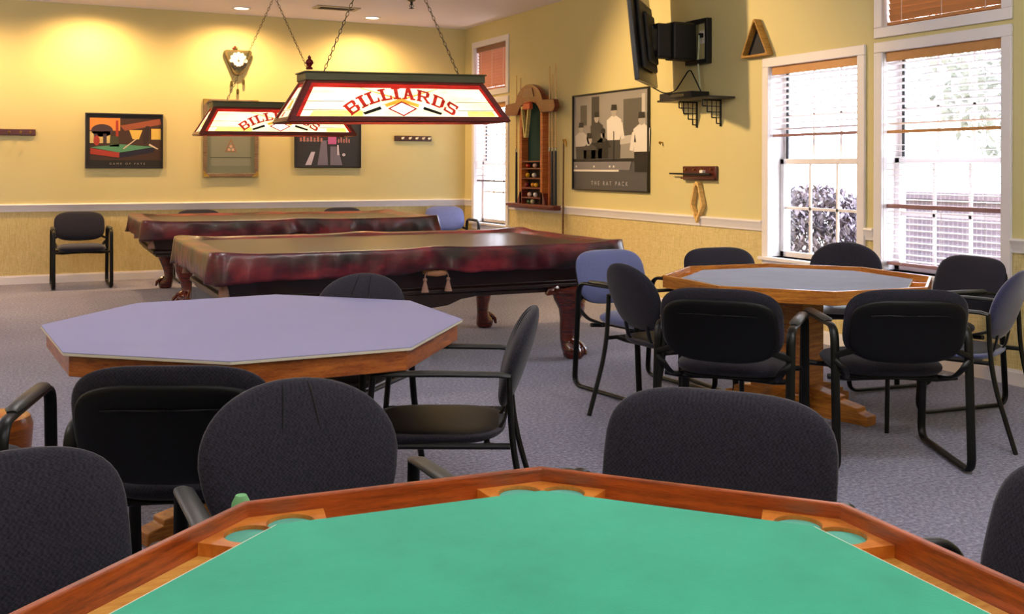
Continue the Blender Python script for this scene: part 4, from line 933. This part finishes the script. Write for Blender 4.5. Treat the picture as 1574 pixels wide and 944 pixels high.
MB().tube([(0, 0, 0), (0, -.03, 0)], .006, n=8).ball((0, -.035, 0), .014, 8).tube([(0, -.03, 0), (.012, -.035, -.02), (.02, -.04, -.014)], .004, n=6).build('bent_hook', M['brass'], t)

# small round bin at the left
t = thing('waste_bin', 'orange brown wooden bin partly hidden behind the left edge armrest', 'bin', (-.05, 4.66, 0))
MB().lathe([(.10, 0), (.115, .02), (.135, .22), (.14, .30), (.128, .335), (.11, .34)], 24).build('body', M['bin'], t)
MB().lathe([(.11, .335), (.09, .35), (.002, .352)], 24).build('lid', M['oakblock'], t)

# ------------------------------------------------------------------ light
wd = bpy.data.worlds.new('sky'); sc.world = wd; wd.use_nodes = True
bg = wd.node_tree.nodes['Background']; bg.inputs['Color'].default_value = (.84, .88, 1, 1); bg.inputs['Strength'].default_value = 10.5
def light(name, kind, loc, energy, col, rot=(0, 0, 0), **kw):
    l = bpy.data.lights.new(name, kind); l.energy = energy; l.color = col
    for k, v in kw.items(): setattr(l, k, v)
    o = bpy.data.objects.new(name, l); COL.objects.link(o); o.location = loc; o.rotation_euler = rot; return o
for a, b_, c, d in WIN:
    l = light('window_portal', 'AREA', (XR + .2, (a+b_)/2, (c+d)/2), 1, (1, 1, 1), (0, R(90), 0), shape='RECTANGLE', size=d - c, size_y=b_ - a); l.data.cycles.is_portal = True
WARM = (1, .60, .26)
for x in (-.8, .84, 2.477, 4.114):
    light('wall_washer', 'SPOT', (x, 12.49, ZC - .03), 125, WARM, (R(4), 0, 0), spot_size=R(160), spot_blend=.75, shadow_soft_size=.05)
_d = Vector((5.63, 7.75, 1.35)) - Vector((2.48, 8.4, ZC - .05))
light('track_light', 'SPOT', (2.48, 8.4, ZC - .05), 430, (1, .66, .32), tuple(_d.to_track_quat('-Z', 'Y').to_euler()), spot_size=R(78), spot_blend=.6, shadow_soft_size=.06)
light('room_downlight', 'SPOT', (1.0, 9.3, ZC - .03), 30, WARM, (0, 0, 0), spot_size=R(140), spot_blend=.4, shadow_soft_size=.08)  # added warm fill, no ceiling fixture behind it
for x, y, z, e, c in ((.6, 5.0, 3.0, 40, (1, .95, .9)), (3.0, 1.9, 3.0, 70, (1, 1, .96)), (.2, .6, 3.0, 45, (1, .96, .9)), (-2.3, 4.2, 2.9, 50, (1, .93, .85)), (-2.2, 10.0, 2.6, 50, (.95, .88, 1)), (3.0, -1.2, 3.0, 50, (1, .97, .93))):
    light('room_lamp', 'POINT', (x, y, z), e, c, shadow_soft_size=.2)  # unseen fill points added to brighten ceiling, walls and tables
for lx, ly, lz in ((2.52, 7.15, 1.672), (2.57, 11.08, 1.683)):
    light('lamp_bulb', 'AREA', (lx, ly, lz + .26), 22, (1, .86, .62), (0, 0, 0), shape='RECTANGLE', size=1.1, size_y=.12)
